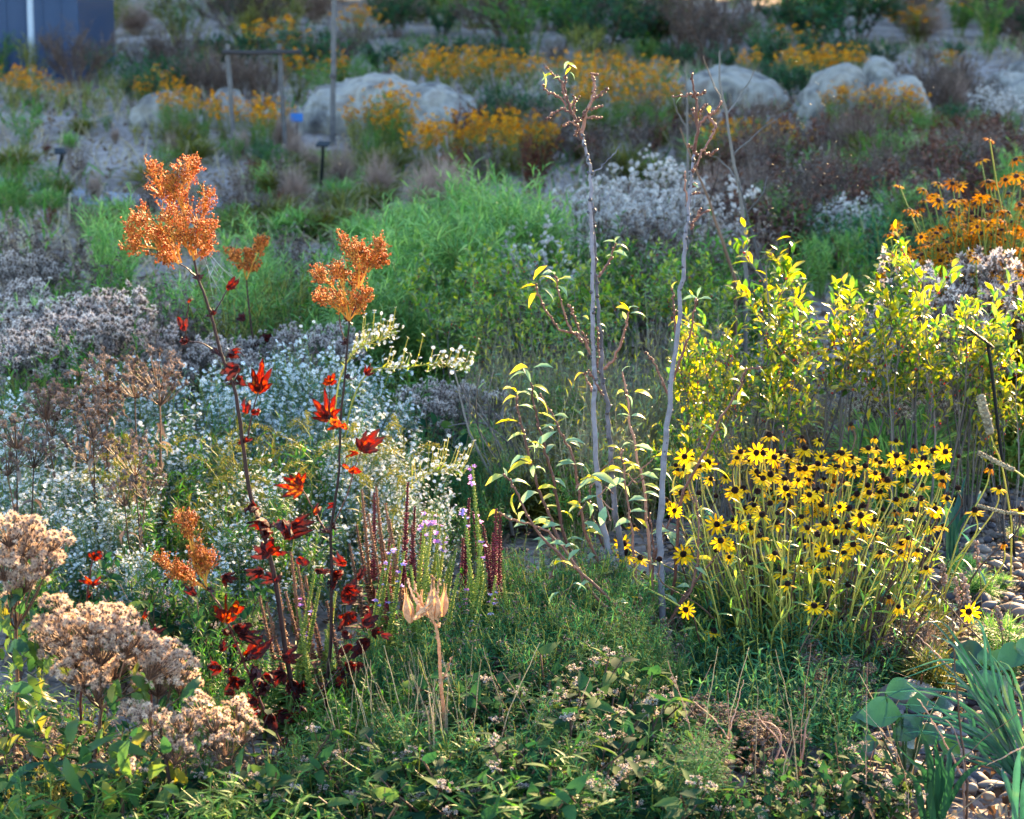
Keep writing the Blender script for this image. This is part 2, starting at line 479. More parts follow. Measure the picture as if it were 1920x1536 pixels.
def build_litter():
    mb = MB()
    def scat(n, x0, x1, y0, y1, T, s):
        y = y0 + (y1 - y0) * rng.random(n) ** 1.2
        hw = y * .235
        x = (rng.random(n) * 2 - 1) * hw
        z = np.array([gz(a, b) for a, b in zip(x, y)]) + .008 + .02 * rng.random(n)
        d = rng.normal(size=(n, 3)); d[:, 2] *= .25
        u = rng.normal(size=(n, 3)) * .4 + np.array([0, 0, 1])
        mb.inst(T, np.stack([x, y, z], -1), frames(d, u), rng.uniform(s[0], s[1], n))
    scat(5000, 0, 0, 4.6, 10, L_SHRIVEL, (.03, .07))
    scat(5000, 0, 0, 10, 30, L_SHRIVEL, (.05, .12))
    scat(4000, 0, 0, 4.6, 10, mk_leaf(.03, 2, .4, .2, .5), (.08, .25))
    scat(9000, 0, 0, 10, 32, mk_leaf(.04, 2, .4, .2, .6), (.12, .4))
    stuff('leaf_litter', mb.mesh('leaf_litter', 'litter'))
    # standing dry grass over the far beds
    mb = MB()
    n = 16000
    y = 11.5 + 22 * rng.random(n) ** 1.1; x = (rng.random(n) * 2 - 1) * y * .235
    keep = np.array([mnoise.noise((a * .7, b * .5, 3)) > -.12 for a, b in zip(x, y)])
    x, y = x[keep], y[keep]; n = len(x)
    z = np.array([gz(a, b) for a, b in zip(x, y)])
    d = rng.normal(size=(n, 3)) * .35 + np.array([0, 0, 1])
    mb.inst(mk_leaf(.05, 3, .3, .2, .9), np.stack([x, y, z], -1), frames(d), rng.uniform(.06, .22, n))
    stuff('dry_grass', mb.mesh('dry_grass', 'straw'))
    mb = MB()
    n = 9000
    y = 9 + 22 * rng.random(n); x = (rng.random(n) * 2 - 1) * y * .235
    keep = np.array([mnoise.noise((a * .8 + 9, b * .6, 7)) > .08 for a, b in zip(x, y)])
    x, y = x[keep], y[keep]; n = len(x)
    z = np.array([gz(a, b) for a, b in zip(x, y)])
    d = rng.normal(size=(n, 3)) * .45 + np.array([0, 0, 1])
    mb.inst(mk_leaf(.09, 3, .4, .2, .8), np.stack([x, y, z], -1), frames(d), rng.uniform(.06, .2, n))
    stuff('ground_cover', mb.mesh('ground_cover', 'leaf green'))
build_litter()

def build_gravel():
    mb = MB()
    t = mk_blob(8, 5, 1.0)
    n = 15000
    x = rng.uniform(.45, 2.9, n); y = rng.uniform(5.0, 9.8, n)
    s = np.exp(rng.normal(-3.9, .55, n))
    S = np.stack([s * rng.uniform(.6, 1.1, n), s * rng.uniform(1.0, 1.9, n), s * rng.uniform(.35, .75, n)], -1)
    a = rng.random(n) * 2 * PI
    d = np.stack([np.cos(a), np.sin(a), .12 * rng.normal(size=n)], -1)
    t2 = dict(t); t2['V'] = t['V'] - np.array([0, .5, 0])
    z = rng.uniform(-.004, .022, n) + .25 * s
    mb.inst(t2, np.stack([x, y, z], -1), frames(d, np.array([0, 0, 1.]) + .15 * rng.normal(size=(n, 3))), S)
    stuff('gravel', mb.mesh('gravel', 'pebble'))
    mb = MB()
    n = 3500
    x = rng.uniform(-2.2, .4, n); y = rng.uniform(6.5, 11.5, n)
    s = np.exp(rng.normal(-4.2, .4, n))
    S = np.stack([s * .9, s * rng.uniform(1.0, 1.6, n), s * .5], -1); a = rng.random(n) * 2 * PI
    d = np.stack([np.cos(a), np.sin(a), .1 * rng.normal(size=n)], -1)
    mb.inst(t2, np.stack([x, y, .3 * s], -1), frames(d, np.array([0, 0, 1.]) + .1 * rng.normal(size=(n, 3))), S)
    stuff('pebbles', mb.mesh('pebbles', 'pebble'))
build_gravel()

# unseen wood added beyond the frame, tops shaped to throw the evening shade
SAZ, SEL = math.radians(26), math.radians(20.0)
SH0, SHX, SHY = -.53, -.30, .551
def build_shade_woods():
    mb = MB()
    leaf = mk_leaf(.8, 2, .5, .2, .3)
    for k in range(34):
        tx = -12 + 58 * k / 33 + rng.uniform(-.6, .6); ty = 46 + rng.uniform(-1.5, 1.5)
        top = SH0 + SHX * tx + SHY * (ty - 5.5) + rng.uniform(-.35, .3)
        top = max(top, 4.0)
        mb.tubes(np.array([[tx, ty, -.2], [tx + .1, ty, top * .5], [tx, ty, top * .9]]), [.25, .18, .05], 6, mi=1)
        n = 1100
        u = nrm(rng.normal(size=(n, 3))) * (rng.random((n, 1)) ** .4)
        c = np.array([tx, ty, top * .52]); r = np.array([2.6, 2.0, top * .48])
        mb.inst(leaf, c + u * r, frames(rng.normal(size=(n, 3))), rng.uniform(1.0, 1.9, n), mi=0)
    stuff('shade_woods', mb.mesh('shade_woods', ['leaf deep', 'bark grey']), 'unseen far wood added to shade the meadow beyond the beds', 'wood')
build_shade_woods()

# ================================================================== PLANT PROTOTYPES (about 1 m tall, base at the origin)
def P_leafy(leafT, lmat, smat, nst=14, rb=.12, rt=.38, size=(.09, .14), per=14, br=3, brl=(.15, .3), t0=.15, ang=.9, srad=.006, up=.1, taper=.3, h=(.75, 1.0), extra=None):
    S = stems(nst, rb, rt, h)
    st = MB(); st.tubes(S, np.linspace(1, .35, S.shape[1]) * srad, 4)
    fo = MB(); leaves(fo, S, per, t0, 1.0, leafT, size, ang, up=up, taper=taper)
    if br:
        B = branches(S, br, max(.3, t0), .95, brl, .7, .3)
        st.tubes(B, np.linspace(1, .4, B.shape[1]) * srad * .55, 3)
        leaves(fo, B, max(3, per // 2), .15, 1.0, leafT, size, ang, up=up, taper=taper)
    else: B = S
    out = [('stem', st.mesh('stem', smat)), ('foliage', fo.mesh('foliage', lmat))]
    if extra: out += extra(S, B)
    return out

def P_cone(nst=16, fl='petal orange', size=.075, fsz=(.085, .12)):
    S = stems(nst, .12, .42, (.6, 1.0), pw=1.2)
    B = branches(S, 4, .45, .9, (.15, .35), .5, .5)
    st = MB(); st.tubes(S, np.linspace(.006, .003, 6)[None], 3); st.tubes(B, .003, 3)
    fo = MB(); leaves(fo, S, 16, .02, .75, L_LANCE, (.13, .2), 1.0, taper=.5); leaves(fo, B, 3, .1, .6, L_LANCE, (.06, .1), .9)
    bl = MB(); e = np.concatenate([S[:, -1], B[:, -1]]); n = len(e)
    up = np.array([0, 0, 1.]) + .45 * rng.normal(size=(n, 3)); D = nrm(rng.normal(size=(n, 3)))
    Mx = frames(np.cross(up, D), up)
    bl.inst(SUNNY, e, Mx, rng.uniform(fsz[0], fsz[1], n) / 2 * 1.1)
    return [('stem', st.mesh('stem', 'stem green')), ('foliage', fo.mesh('foliage', 'leaf olive')), ('blossom', bl.mesh('blossom', [fl, 'cone brown']))]

def P_umbel(ball=FLUFF_LO, hm='mauve head', cm='brown head', smat='stem grey', nst=9, heads=26, bs=.022, rt=.35, lm='leaf mauve', lper=7, hr=.14, leafT=L_SHRIVEL, h=(.75, 1.0)):
    S = stems(nst, .1, rt, h)
    st = MB(); st.tubes(S, np.linspace(1, .5, 6) * .006, 4)
    hd = MB(); P = []
    for i in range(nst):
        tip = S[i, -1]; base = S[i, -2] * .35 + tip * .65; tip = tip + (0, 0, .02)
        o = disk(heads, hr); z = .5 * hr * (1 - (np.linalg.norm(o, axis=1) / hr) ** 2) + .03 * rng.normal(size=heads)
        e = tip + np.concatenate([o, z[:, None]], 1)
        for q in e:
            P.append(np.array([base, base * .55 + q * .45 + (0, 0, -.01), q]))
    P = np.array(P); st.tubes(P, np.array([.002, .0015, .0012])[None], 3)
    e = P[:, -1]
    hd.inst(ball, e, frames(rng.normal(size=e.shape) * .4 + np.array([0, .2, 0]), np.array([0, 0, 1.])), bs * rng.uniform(.75, 1.25, len(e)))
    fo = MB(); leaves(fo, S, lper, .1, .85, leafT, (.08, .15), 1.5, up=-.4)
    return [('stem', st.mesh('stem', smat)), ('seed_head', hd.mesh('seed_head', [hm, cm])), ('foliage', fo.mesh('foliage', lm))]

def P_grass(n=260, m='straw pink', w=.02, rt=.35, plume=True):
    S = stems(n, .06, rt, (.45, 1.0), n=5, pw=2.0)
    fo = MB(); fo.tubes(S, np.linspace(.004, .0012, 5)[None], 3)
    out = [('blade', None)]
    leaves(fo, S, 2, .05, .5, mk_leaf(w, 4, .3, .2, 1.1), (.35, .6), .35)
    if plume:
        T = S[:, -2:]; T = np.stack([T[:, 0], (T[:, 0] + T[:, 1]) / 2, T[:, 1]], 1)
        leaves(fo, T, 9, .1, 1.0, mk_leaf(.08, 2, .5, .2, .3), (.03, .07), .5)
    return [('foliage', fo.mesh('foliage', m))]

def P_white(n=12):
    S = stems(n, .15, .5, (.6, 1.0)); B = branches(S, 4, .4, .95, (.12, .3), .8, .4)
    st = MB(); st.tubes(S, .005, 4); st.tubes(B, .0025, 3)
    hd = MB(); pts = []
    for e in np.concatenate([S[:, -1], B[:, -1]]):
        pts.append(e + .035 * rng.normal(size=(6, 3)))
    e = np.concatenate(pts); hd.inst(FLUFF_LO, e, frames(rng.normal(size=e.shape)), rng.uniform(.018, .034, len(e)))
    fo = MB(); leaves(fo, S, 12, .1, .9, L_LANCE, (.07, .12), 1.0)
    return [('stem', st.mesh('stem', 'stem brown')), ('seed_head', hd.mesh('seed_head', ['fluff white', 'mauve head'])), ('foliage', fo.mesh('foliage', 'leaf green'))]

def P_aster(seed=0):
    S = stems(11, .12, .55, (.62, 1.0), pw=1.2)
    B = branches(S, 11, .2, .97, (.16, .36), .9, .25, taper=.45)
    st = MB(); st.tubes(S, np.linspace(.006, .003, 6)[None], 4); st.tubes(B, np.linspace(.003, .0015, 4)[None], 3)
    C = branches(B, 11, .15, 1.0, (.025, .08), 1.0, .4, n=3); st.tubes(C, .0011, 3)
    fo = MB(); leaves(fo, S, 22, .03, .95, L_LANCE, (.06, .11), 1.0, taper=.5); leaves(fo, B, 12, .05, 1, L_LANCE, (.025, .05), 1.0)
    leaves(fo, C, 2, .1, .8, L_SMALL, (.015, .03), .9)
    bl = MB(); e = C[:, -1]; e = e[rng.random(len(e)) < np.clip(.1 + 1.1 * e[:, 2], .15, .9)]; n = len(e)
    up = np.array([0, -.15, 1.]) + .6 * rng.normal(size=(n, 3))
    bl.inst(ASTER, e, frames(np.cross(up, rng.normal(size=(n, 3))), up), rng.uniform(.008, .0125, n) * 1.36)
    return [('stem', st.mesh('stem', 'stem green')), ('foliage', fo.mesh('foliage', 'leaf blue')), ('blossom', bl.mesh('blossom', ['petal white', 'aster eye']))]

def P_golden():
    st = MB(); bl = MB(); fo = MB()
    P = []
    a0 = rng.uniform(-.35, .35)
    base = polypath([(0, 0, 0), (.02, 0, .45), (.05, .02, .8)], 8)
    st.tubes(base, np.linspace(.005, .003, 8)[None], 4)
    for k in range(7):
        s = -1 if k % 3 == 2 else 1
        z = .74 + .045 * k; l = rng.uniform(.18, .38)
        az = a0 + rng.uniform(-.6, .6); dx, dy = math.cos(az) * s, math.sin(az)
        P.append(polypath([(.05, .02, z - .03), (.05 + dx * l * .4, dy * l * .4, z + .07), (.05 + dx * l * .8, dy * l * .8, z + .08), (.05 + dx * l, dy * l, z + .05)], 8))
    P = np.array(P); st.tubes(P, .002, 3)
    p, t = samp(P, rng.random((len(P), 110)) * .88 + .12); p = p.reshape(-1, 3); n = len(p)
    p = p + np.array([0, 0, .008]) + .008 * rng.normal(size=(n, 3))
    bl.inst(BEAD3, p, frames(rng.normal(size=(n, 3)) + np.array([0, 0, 1.2])), rng.uniform(.005, .01, n))
    leaves(fo, base[None], 26, .1, 1, L_LANCE, (.07, .12), 1.1); leaves(fo, P, 14, .0, .7, L_NARROW, (.03, .06), 1.0)
    return [('stem', st.mesh('stem', 'stem green')), ('foliage', fo.mesh('foliage', 'leaf olive')), ('blossom', bl.mesh('blossom', 'goldenrod'))]

def P_ilex(lm='leaf yellow'):
    S = stems(9, .1, .5, (.74, 1.0), pw=1.1, wob=.035)
    B = branches(S, 3, .6, .95, (.08, .2), .75, .35)
    C = branches(B, 2, .3, .9, (.05, .12), .7, .4, n=3)
    st = MB(); st.tubes(S, np.linspace(.0055, .0022, 6)[None], 5); st.tubes(B, np.linspace(.0028, .0016, 4)[None], 4); st.tubes(C, .0014, 3)
    fo = MB()
    leaves(fo, S, 8, .64, 1.0, L_ELL, (.048, .075), .9, up=.2, taper=.15)
    leaves(fo, B, 8, .4, 1.0, L_ELL, (.044, .072), .95, up=.2, taper=.1); leaves(fo, C, 6, .45, 1, L_ELL, (.038, .062), .8, up=.2, taper=.1)
    be = MB(); p, t = samp(B, rng.random((len(B), 4)) * .8 + .1); p = p.reshape(-1, 3); p = p[rng.random(len(p)) < .45]; n = len(p)
    be.inst(BEAD, p + .006 * rng.normal(size=(n, 3)), frames(rng.normal(size=(n, 3))), rng.uniform(.009, .013, n))
    return [('stem', st.mesh('stem', 'stem grey')), ('foliage', fo.mesh('foliage', lm)), ('berry', be.mesh('berry', 'berry'))]

def P_twig(n=22, m='stem brown'):
    S = stems(n, .15, .55, (.6, 1.0), wob=.06); B = branches(S, 7, .25, .95, (.12, .35), .6, .4); C = branches(B, 4, .3, 1, (.04, .12), .6, .3, n=3)
    st = MB(); st.tubes(S, np.linspace(.008, .003, 6)[None], 4); st.tubes(B, .0035, 3); st.tubes(C, .0025, 3)
    fo = MB(); leaves(fo, B, 7, .2, 1, L_SHRIVEL, (.03, .06), 1.1); leaves(fo, C, 5, .2, 1, L_SHRIVEL, (.02, .04), 1.1)
    return [('stem', st.mesh('stem', m)), ('foliage', fo.mesh('foliage', 'leaf mauve'))]

def P_fine():
    """mound of thin stems in whorls of needle-fine leaves, small flat grey heads"""
    S = stems(70, .26, .42, (.72, 1.05), n=5, pw=1.1); B = branches(S, 3, .45, .9, (.1, .22), .6, .5)
    st = MB(); st.tubes(S, .0035, 3); st.tubes(B, .002, 3)
    fo = MB(); leaves(fo, S, 30, .12, 1.0, L_NARROW, (.1, .15), 1.0, taper=.35); leaves(fo, B, 14, .05, 1, L_NARROW, (.06, .1), .95)
    hd = MB(); e = B[:, -1]; e = e[rng.random(len(e)) < .35]
    q = (e[:, None] + .012 * rng.normal(size=(len(e), 4, 3))).reshape(-1, 3)
    hd.inst(BEAD3, q, frames(rng.normal(size=q.shape)), .014)
    return [('stem', st.mesh('stem', 'stem green')), ('foliage', fo.mesh('foliage', 'leaf fine')), ('seed_head', hd.mesh('seed_head', 'brown head'))]

def P_mint():
    S = stems(13, .25, .5, (.4, 1.1)); B = branches(S, 3, .3, .9, (.12, .25), .8, .4)
    st = MB(); st.tubes(S, .006, 4); st.tubes(B, .004, 3)
    fo = MB(); leaves(fo, S, 7, .1, 1, L_OVATE, (.17, .29), 1.2, up=.1); leaves(fo, B, 4, .2, 1, L_OVATE, (.12, .21), 1.1)
    hd = MB(); e = np.concatenate([S[:, -1], B[:, -1]]); e = e[rng.random(len(e)) < .22]
    q = (e[:, None] + .028 * rng.normal(size=(len(e), 12, 3)) * np.array([1, 1, .5])).reshape(-1, 3)
    hd.inst(FLUFF_LO, q, frames(rng.normal(size=q.shape)), rng.uniform(.012, .02, len(q)))
    return [('stem', st.mesh('stem', 'stem brown')), ('foliage', fo.mesh('foliage', 'leaf herb')), ('seed_head', hd.mesh('seed_head', ['mauve head', 'brown head']))]

def P_basal():
    S = stems(26, .28, .3, (.35, 1.0)); st = MB(); st.tubes(S, .004, 3)
    fo = MB(); leaves(fo, S, 22, .05, .98, L_LANCE, (.14, .24), 1.05, taper=.4)
    return [('stem', st.mesh('stem', 'stem green')), ('foliage', fo.mesh('foliage', 'leaf basal'))]

def P_obed(kind):
    """one upright spike set with small pointed calyces"""
    st = MB(); fo = MB(); bd = MB(); out = []
    a = rng.random() * 6.28; l = rng.uniform(.02, .09)
    p = polypath([(0, 0, 0), (l * math.cos(a) * .5, l * math.sin(a) * .5, .5), (l * math.cos(a), l * math.sin(a), 1)], 10)
    st.tubes(p, np.linspace(.006, .0025, 10)[None], 5)
    t0 = {'wine': .55, 'green': .45, 'brown': .4}[kind]
    rows = np.linspace(t0, .995, int((1 - t0) * 80))
    tt = np.repeat(rows, 4)[None]; q, tg = samp(p[None], tt); q = q[0]; tg = tg[0]
    ang = np.tile(np.arange(4) * PI / 2, len(rows)) + np.repeat(np.arange(len(rows)) % 2, 4) * PI / 4 + .15 * rng.normal(size=len(q))
    d = np.stack([np.cos(ang), np.sin(ang), np.full(len(q), 1.5)], -1)
    s = .0165 * (1.05 - .6 * (tt[0] - t0) / (1 - t0)) * rng.uniform(.8, 1.15, len(q))
    S3 = np.stack([s * .5, s * 1.2, s * .6], -1)
    keep = rng.random(len(q)) < (.88 if kind != 'brown' else .68)
    bd.inst(BUD, q[keep], frames(d[keep]), S3[keep])
    leaves(fo, p[None], 14, .05, t0 + .05, L_LANCE, (.07, .12), .9, taper=.5)
    m = 'calyx ' + kind
    return [('stem', st.mesh('stem', {'wine': 'stem red', 'green': 'stem green', 'brown': 'stem brown'}[kind])),
            ('calyx', bd.mesh('calyx', m)), ('foliage', fo.mesh('foliage', 'leaf green' if kind != 'brown' else 'leaf dead'))], p

def P_tuft(m='leaf olive', n=70):
    S = stems(n, .12, .45, (.4, 1.0), n=4); fo = MB()
    leaves(fo, S, 5, .0, .6, mk_leaf(.05, 4, .35, .2, .9), (.4, .7), .45)
    return [('foliage', fo.mesh('foliage', m))]

PROTO = {}
RSK = {'ilex': .5, 'ilexdark': .7, 'willow': .5, 'mauve': .75, 'brownhead': .6, 'white': .5, 'aster': .78, 'golden': .9, 'conelit': .6, 'russet': .7, 'dead': .8, 'green': .8}
def proto(k, f, n=2):
    global RS
    RS = RSK.get(k, 1.0); PROTO[k] = [f() for _ in range(n)]; RS = 1.0
proto('cone', lambda: P_cone(16), 3)
proto('conelit', lambda: P_cone(26, 'petal ochre', fsz=(.042, .065)), 2)
proto('green', lambda: P_leafy(L_LANCE, 'leaf green', 'stem green', 14, per=16), 2)
proto('willow', lambda: P_leafy(L_NARROW, 'leaf bright', 'stem green', 26, rb=.16, rt=.3, size=(.1, .16), per=30, br=2, t0=.1, ang=.7, srad=.004), 3)
proto('olive', lambda: P_leafy(L_LANCE, 'leaf olive', 'stem gold', 14, per=16), 2)
proto('dark', lambda: P_leafy(L_ELL, 'leaf deep', 'stem brown', 18, rt=.5, per=18, size=(.08, .13), br=5), 2)
proto('russet', lambda: P_leafy(L_SHRIVEL, 'leaf russet', 'stem brown', 10, per=12, size=(.07, .13), br=4, brl=(.1, .25)), 2)
proto('dead', lambda: P_leafy(L_SHRIVEL, 'leaf mauve', 'stem brown', 12, rb=.16, rt=.45, per=14, size=(.07, .14), br=4), 3)
proto('darkdead', lambda: P_leafy(L_SHRIVEL, 'leaf dead', 'stem brown', 9, rb=.14, rt=.4, per=11, size=(.1, .19), br=3), 3)
proto('mauve', lambda: P_umbel(nst=14, heads=30, bs=.03, rt=.5, hr=.16), 2)
proto('brownhead', lambda: P_umbel(hm='brown head', cm='brown head', smat='stem brown', nst=3, heads=30, bs=.02, rt=.22, hr=.13, h=(.85, 1)), 3)
proto('grass', lambda: P_grass(), 2)
proto('tuft', lambda: P_tuft(), 2)
proto('greentuft', lambda: P_tuft('leaf bright', 80), 2)
proto('white', lambda: P_white(), 2)
proto('aster', lambda: P_aster(), 4)
proto('golden', lambda: P_golden(), 5)
proto('ilex', lambda: P_ilex(), 3)
proto('ilexdark', lambda: P_ilex('leaf gold'), 2)
proto('twig', lambda: P_twig(), 2)
proto('fine', lambda: P_fine(), 3)
proto('mint', lambda: P_mint(), 3)
proto('stemmy', lambda: P_leafy(L_LANCE, 'leaf silver', 'straw', 34, rb=.2, rt=.3, per=3, br=2, brl=(.2, .4), size=(.05, .1), srad=.005), 3)
proto('basal', lambda: P_basal(), 3)

CATS = {'cone': ('coneflower', 'coneflowers across the far meadow'), 'conelit': ('coneflower', 'coneflowers across the far meadow'), 'green': ('perennial', 'leafy green perennials behind the beds'),
        'willow': ('perennial', 'fine leaved green perennials in mid meadow'), 'olive': ('perennial', 'leafy green perennials behind the beds'), 'dark': ('shrub', 'dark shrubs at the back'),
        'russet': ('plant', 'withered brown plants in the meadow'), 'dead': ('plant', 'withered brown plants in the meadow'), 'mauve': ('seedhead plant', 'grey seedhead plants'),
        'brownhead': ('seedhead plant', 'brown headed stalks among the asters'), 'grass': ('grass', 'dry ornamental grasses'), 'tuft': ('grass', 'low grass tufts'), 'greentuft': ('grass', 'low grass tufts'),
        'white': ('seedhead plant', 'white fluffy seedhead plants'), 'aster': ('aster', 'white asters'), 'golden': ('goldenrod', 'goldenrods among the asters'),
        'ilex': ('shrub', 'sunlit yellow shrubs'), 'ilexdark': ('shrub', 'green shrubs behind the saplings'), 'twig': ('shrub', 'bare twiggy shrubs at the back'),
        'fine': ('perennial', 'fine leaved green mounds'), 'mint': ('perennial', 'broad leaved herbs at the front'), 'darkdead': ('plant', 'withered brown plants in the meadow'), 'stemmy': ('plant', 'pale stemmed undergrowth'), 'basal': ('perennial', 'leafy rosettes under the yellow flowers')}
NAMES = {'cone': 'coneflower', 'conelit': 'coneflower', 'green': 'green_perennial', 'willow': 'narrow_leaved_perennial', 'olive': 'olive_perennial', 'dark': 'dark_shrub', 'russet': 'russet_plant',
         'dead': 'withered_plant', 'mauve': 'grey_seedhead_plant', 'brownhead': 'brown_seedhead_plant', 'grass': 'dry_grass_tuft', 'tuft': 'grass_tuft', 'greentuft': 'grass_tuft', 'white': 'white_seedhead_plant',
         'aster': 'aster', 'golden': 'goldenrod', 'ilex': 'yellow_shrub', 'ilexdark': 'green_shrub', 'twig': 'twiggy_shrub', 'fine': 'feathery_perennial', 'mint': 'broad_leaved_herb', 'darkdead': 'dark_withered_plant', 'stemmy': 'pale_stemmed_plant', 'basal': 'leafy_rosette'}
BASE = {'cone': 'orange coneflower clump in bloom', 'conelit': 'glowing orange coneflower clump with dark centres', 'green': 'leafy green perennial', 'willow': 'bright green clump of fine narrow leaves',
        'olive': 'olive green leafy perennial', 'dark': 'dense dark green shrub', 'russet': 'russet brown withered plant', 'dead': 'withered grey-brown plant', 'mauve': 'grey seedhead clump gone fluffy',
        'brownhead': 'stalk with flat brown seedheads', 'grass': 'pinkish tan dry grass tuft', 'tuft': 'low olive grass tuft', 'greentuft': 'low bright green grass tuft', 'white': 'plant with white fluffy seedheads',
        'aster': 'bushy aster covered in tiny white flowers', 'golden': 'goldenrod with arching dull yellow plumes', 'ilex': 'shrub with glowing yellow leaves and red berries', 'ilexdark': 'shaded green shrub with small leaves',
        'twig': 'bare twiggy purple-brown shrub', 'fine': 'feathery dark green mound', 'mint': 'low herb with broad toothed leaves', 'darkdead': 'dark brown plant with hanging withered leaves', 'stemmy': 'tangle of pale thin bare stems', 'basal': 'rosette of blue-green lance leaves'}

def place(k, x, D, ytop, w=1.0, v=None, yc=None):
    """plant of kind k rooted at pixel column x and distance D, reaching pixel row ytop"""
    p = W(x, ytop, D); w = max(.8, w / RSK.get(k, 1.0))
    z0 = gz(p[0], D); h = max(.05, p[2] - z0)
    o = empty(NAMES[k], (p[0], D, z0), rng.random() * 6.28, (h * w, h * w, h))
    vs = PROTO[k]; ps = vs[int(rng.integers(len(vs))) if v is None else v % len(vs)]
    for n, me in ps: part(n, me, o)
    reg(o, BASE[k], CATS[k][0], x, yc if yc is not None else ytop, CATS[k][1])
    return o
def scatter(k, x0, x1, y0, y1, n, h0, h1, w=(.8, 1.2), pw=1.0):
    """n plants of kind k rooted on the ground seen between pixel rows y0 and y1"""
    for i in range(n):
        yb = y0 + (y1 - y0) * rng.random() ** pw; x = rng.uniform(x0, x1); D = G(yb)
        p = W(x, yb, D); z0 = gz(p[0], D); h = rng.uniform(h0, h1)
        o = empty(NAMES[k], (p[0], D, z0), rng.random() * 6.28, (h * rng.uniform(*w), h * rng.uniform(*w), h))
        vs = PROTO[k]
        for nme, me in vs[int(rng.integers(len(vs)))]: part(nme, me, o)
        reg(o, BASE[k], CATS[k][0], x, yb - h * F / D * .6, CATS[k][1])
# ================================================================== FAR THINGS
def boulder(prof, yb, D, thick, label, seed, sub=5):
    """prof: outline of the top edge as photo pixels; a rounded rock of real thickness"""
    import bmesh
    xs = np.array([p[0] for p in prof], float); ys = np.array([p[1] for p in prof], float)
    x0, x1 = xs[0], xs[-1]; c = W((x0 + x1) / 2, yb, D); z0 = gz(c[0], D) - .05
    wd = (W(x1, yb, D) - W(x0, yb, D))[0] / 2
    hs = np.array([W(a, b, D)[2] - z0 for a, b in zip(xs, ys)])
    u = (xs - (x0 + x1) / 2) / ((x1 - x0) / 2)
    bm = bmesh.new(); bmesh.ops.create_icosphere(bm, subdivisions=sub, radius=1.0)
    for v in bm.verts:
        n = v.co.copy()
        # squarish super-ellipsoid, so that the rock has shoulders
        px = math.copysign(abs(n.x) ** .8, n.x); py = math.copysign(abs(n.y) ** .8, n.y); pz = math.copysign(abs(n.z) ** .5, n.z)
        hx = float(np.interp(px, u, hs)) ; hm = float(hs.max())
        zz = pz * (hx if pz > 0 else .3)
        q = Vector((px * wd, py * thick, zz))
        s = Vector((q.x * 2.1 + seed * 7, q.y * 2.1, q.z * 2.1))
        d = .08 * mnoise.noise(s) + .07 * mnoise.noise(s * 2.7) + .04 * mnoise.noise(s * 7) + .02 * mnoise.noise(s * 16) - .16 * max(0, .16 - abs(mnoise.noise(s * 1.4 + Vector((9, 0, 0))))) - .1 * max(0, .12 - abs(mnoise.noise(s * 3 + Vector((3, 5, 0)))))
        v.co = q + n * d * min(1, hm * 1.3)
    me = bpy.data.meshes.new('boulder'); bm.to_mesh(me); bm.free()
    me.materials.append(M('stone'))
    me.polygons.foreach_set('use_smooth', [True] * len(me.polygons))
    at = me.attributes.new('rnd', 'FLOAT', 'POINT'); at.data.foreach_set('value', [.55 + .02 * (seed % 5)] * len(me.vertices))
    o = bpy.data.objects.new('boulder', me); col.objects.link(o); o.location = (c[0], D, z0)
    tag(o, label, 'boulder', 'pale boulders across the meadow')
    return o
boulder([(238, 215), (250, 188), (275, 173), (310, 169), (340, 174), (358, 195), (366, 225)], 250, 20.3, .32, 'rounded grey boulder behind the orange flowers, first from the shed', 1)
boulder([(376, 210), (392, 180), (415, 169), (445, 171), (468, 188), (486, 228)], 246, 20.4, .3, 'grey boulder with a dark cleft beside the wooden rail frame', 2)
boulder([(562, 190), (572, 158), (600, 150), (640, 154), (690, 152), (715, 146), (742, 140), (765, 146), (785, 158), (800, 152), (825, 148), (845, 158), (870, 168), (895, 172), (907, 200)], 240, 20.5, .5, 'very long low pale boulder with a lumpy top', 3, 6)
boulder([(535, 222), (545, 205), (560, 200), (572, 215)], 238, 20.0, .12, 'small bluish stone at the end of the long boulder', 4, 4)
boulder([(1062, 180), (1080, 166), (1115, 163), (1140, 176)], 190, 22.5, .2, 'small flat pale boulder half hidden by green leaves', 5, 4)
boulder([(1272, 172), (1285, 136), (1320, 126), (1365, 124), (1410, 130), (1450, 142), (1470, 168), (1480, 200)], 212, 21.8, .45, 'broad rounded pale boulder behind the leafless sapling', 6)
boulder([(1483, 195), (1500, 168), (1530, 140), (1570, 120), (1600, 117), (1618, 132), (1632, 175)], 222, 21.2, .4, 'sloping pale boulder with a rising left shoulder', 7)
boulder([(1608, 150), (1618, 112), (1645, 105), (1672, 113), (1684, 150)], 180, 23.4, .3, 'round pale boulder standing behind the sloping one', 8)
boulder([(1650, 190), (1662, 156), (1690, 149), (1728, 147), (1738, 165), (1742, 205)], 228, 20.9, .3, 'squared pale boulder with a level top', 9)
boulder([(1836, 145), (1860, 134), (1905, 138), (1960, 140), (1990, 165)], 165, 22.6, .4, 'flat pale slab laid over the rock pile at the frame edge', 10)
boulder([(1872, 190), (1885, 160), (1915, 150), (1960, 152), (1985, 200)], 225, 21.9, .4, 'blocky pale rock beneath the slab', 11)
boulder([(1876, 128), (1895, 118), (1930, 114), (1960, 130)], 140, 24.2, .3, 'small pale rock behind the slab', 12, 4)
boulder([(640, 750), (648, 715), (668, 706), (690, 712), (700, 745)], 780, 9.3, .09, 'small smooth grey rock among white asters', 13, 4)

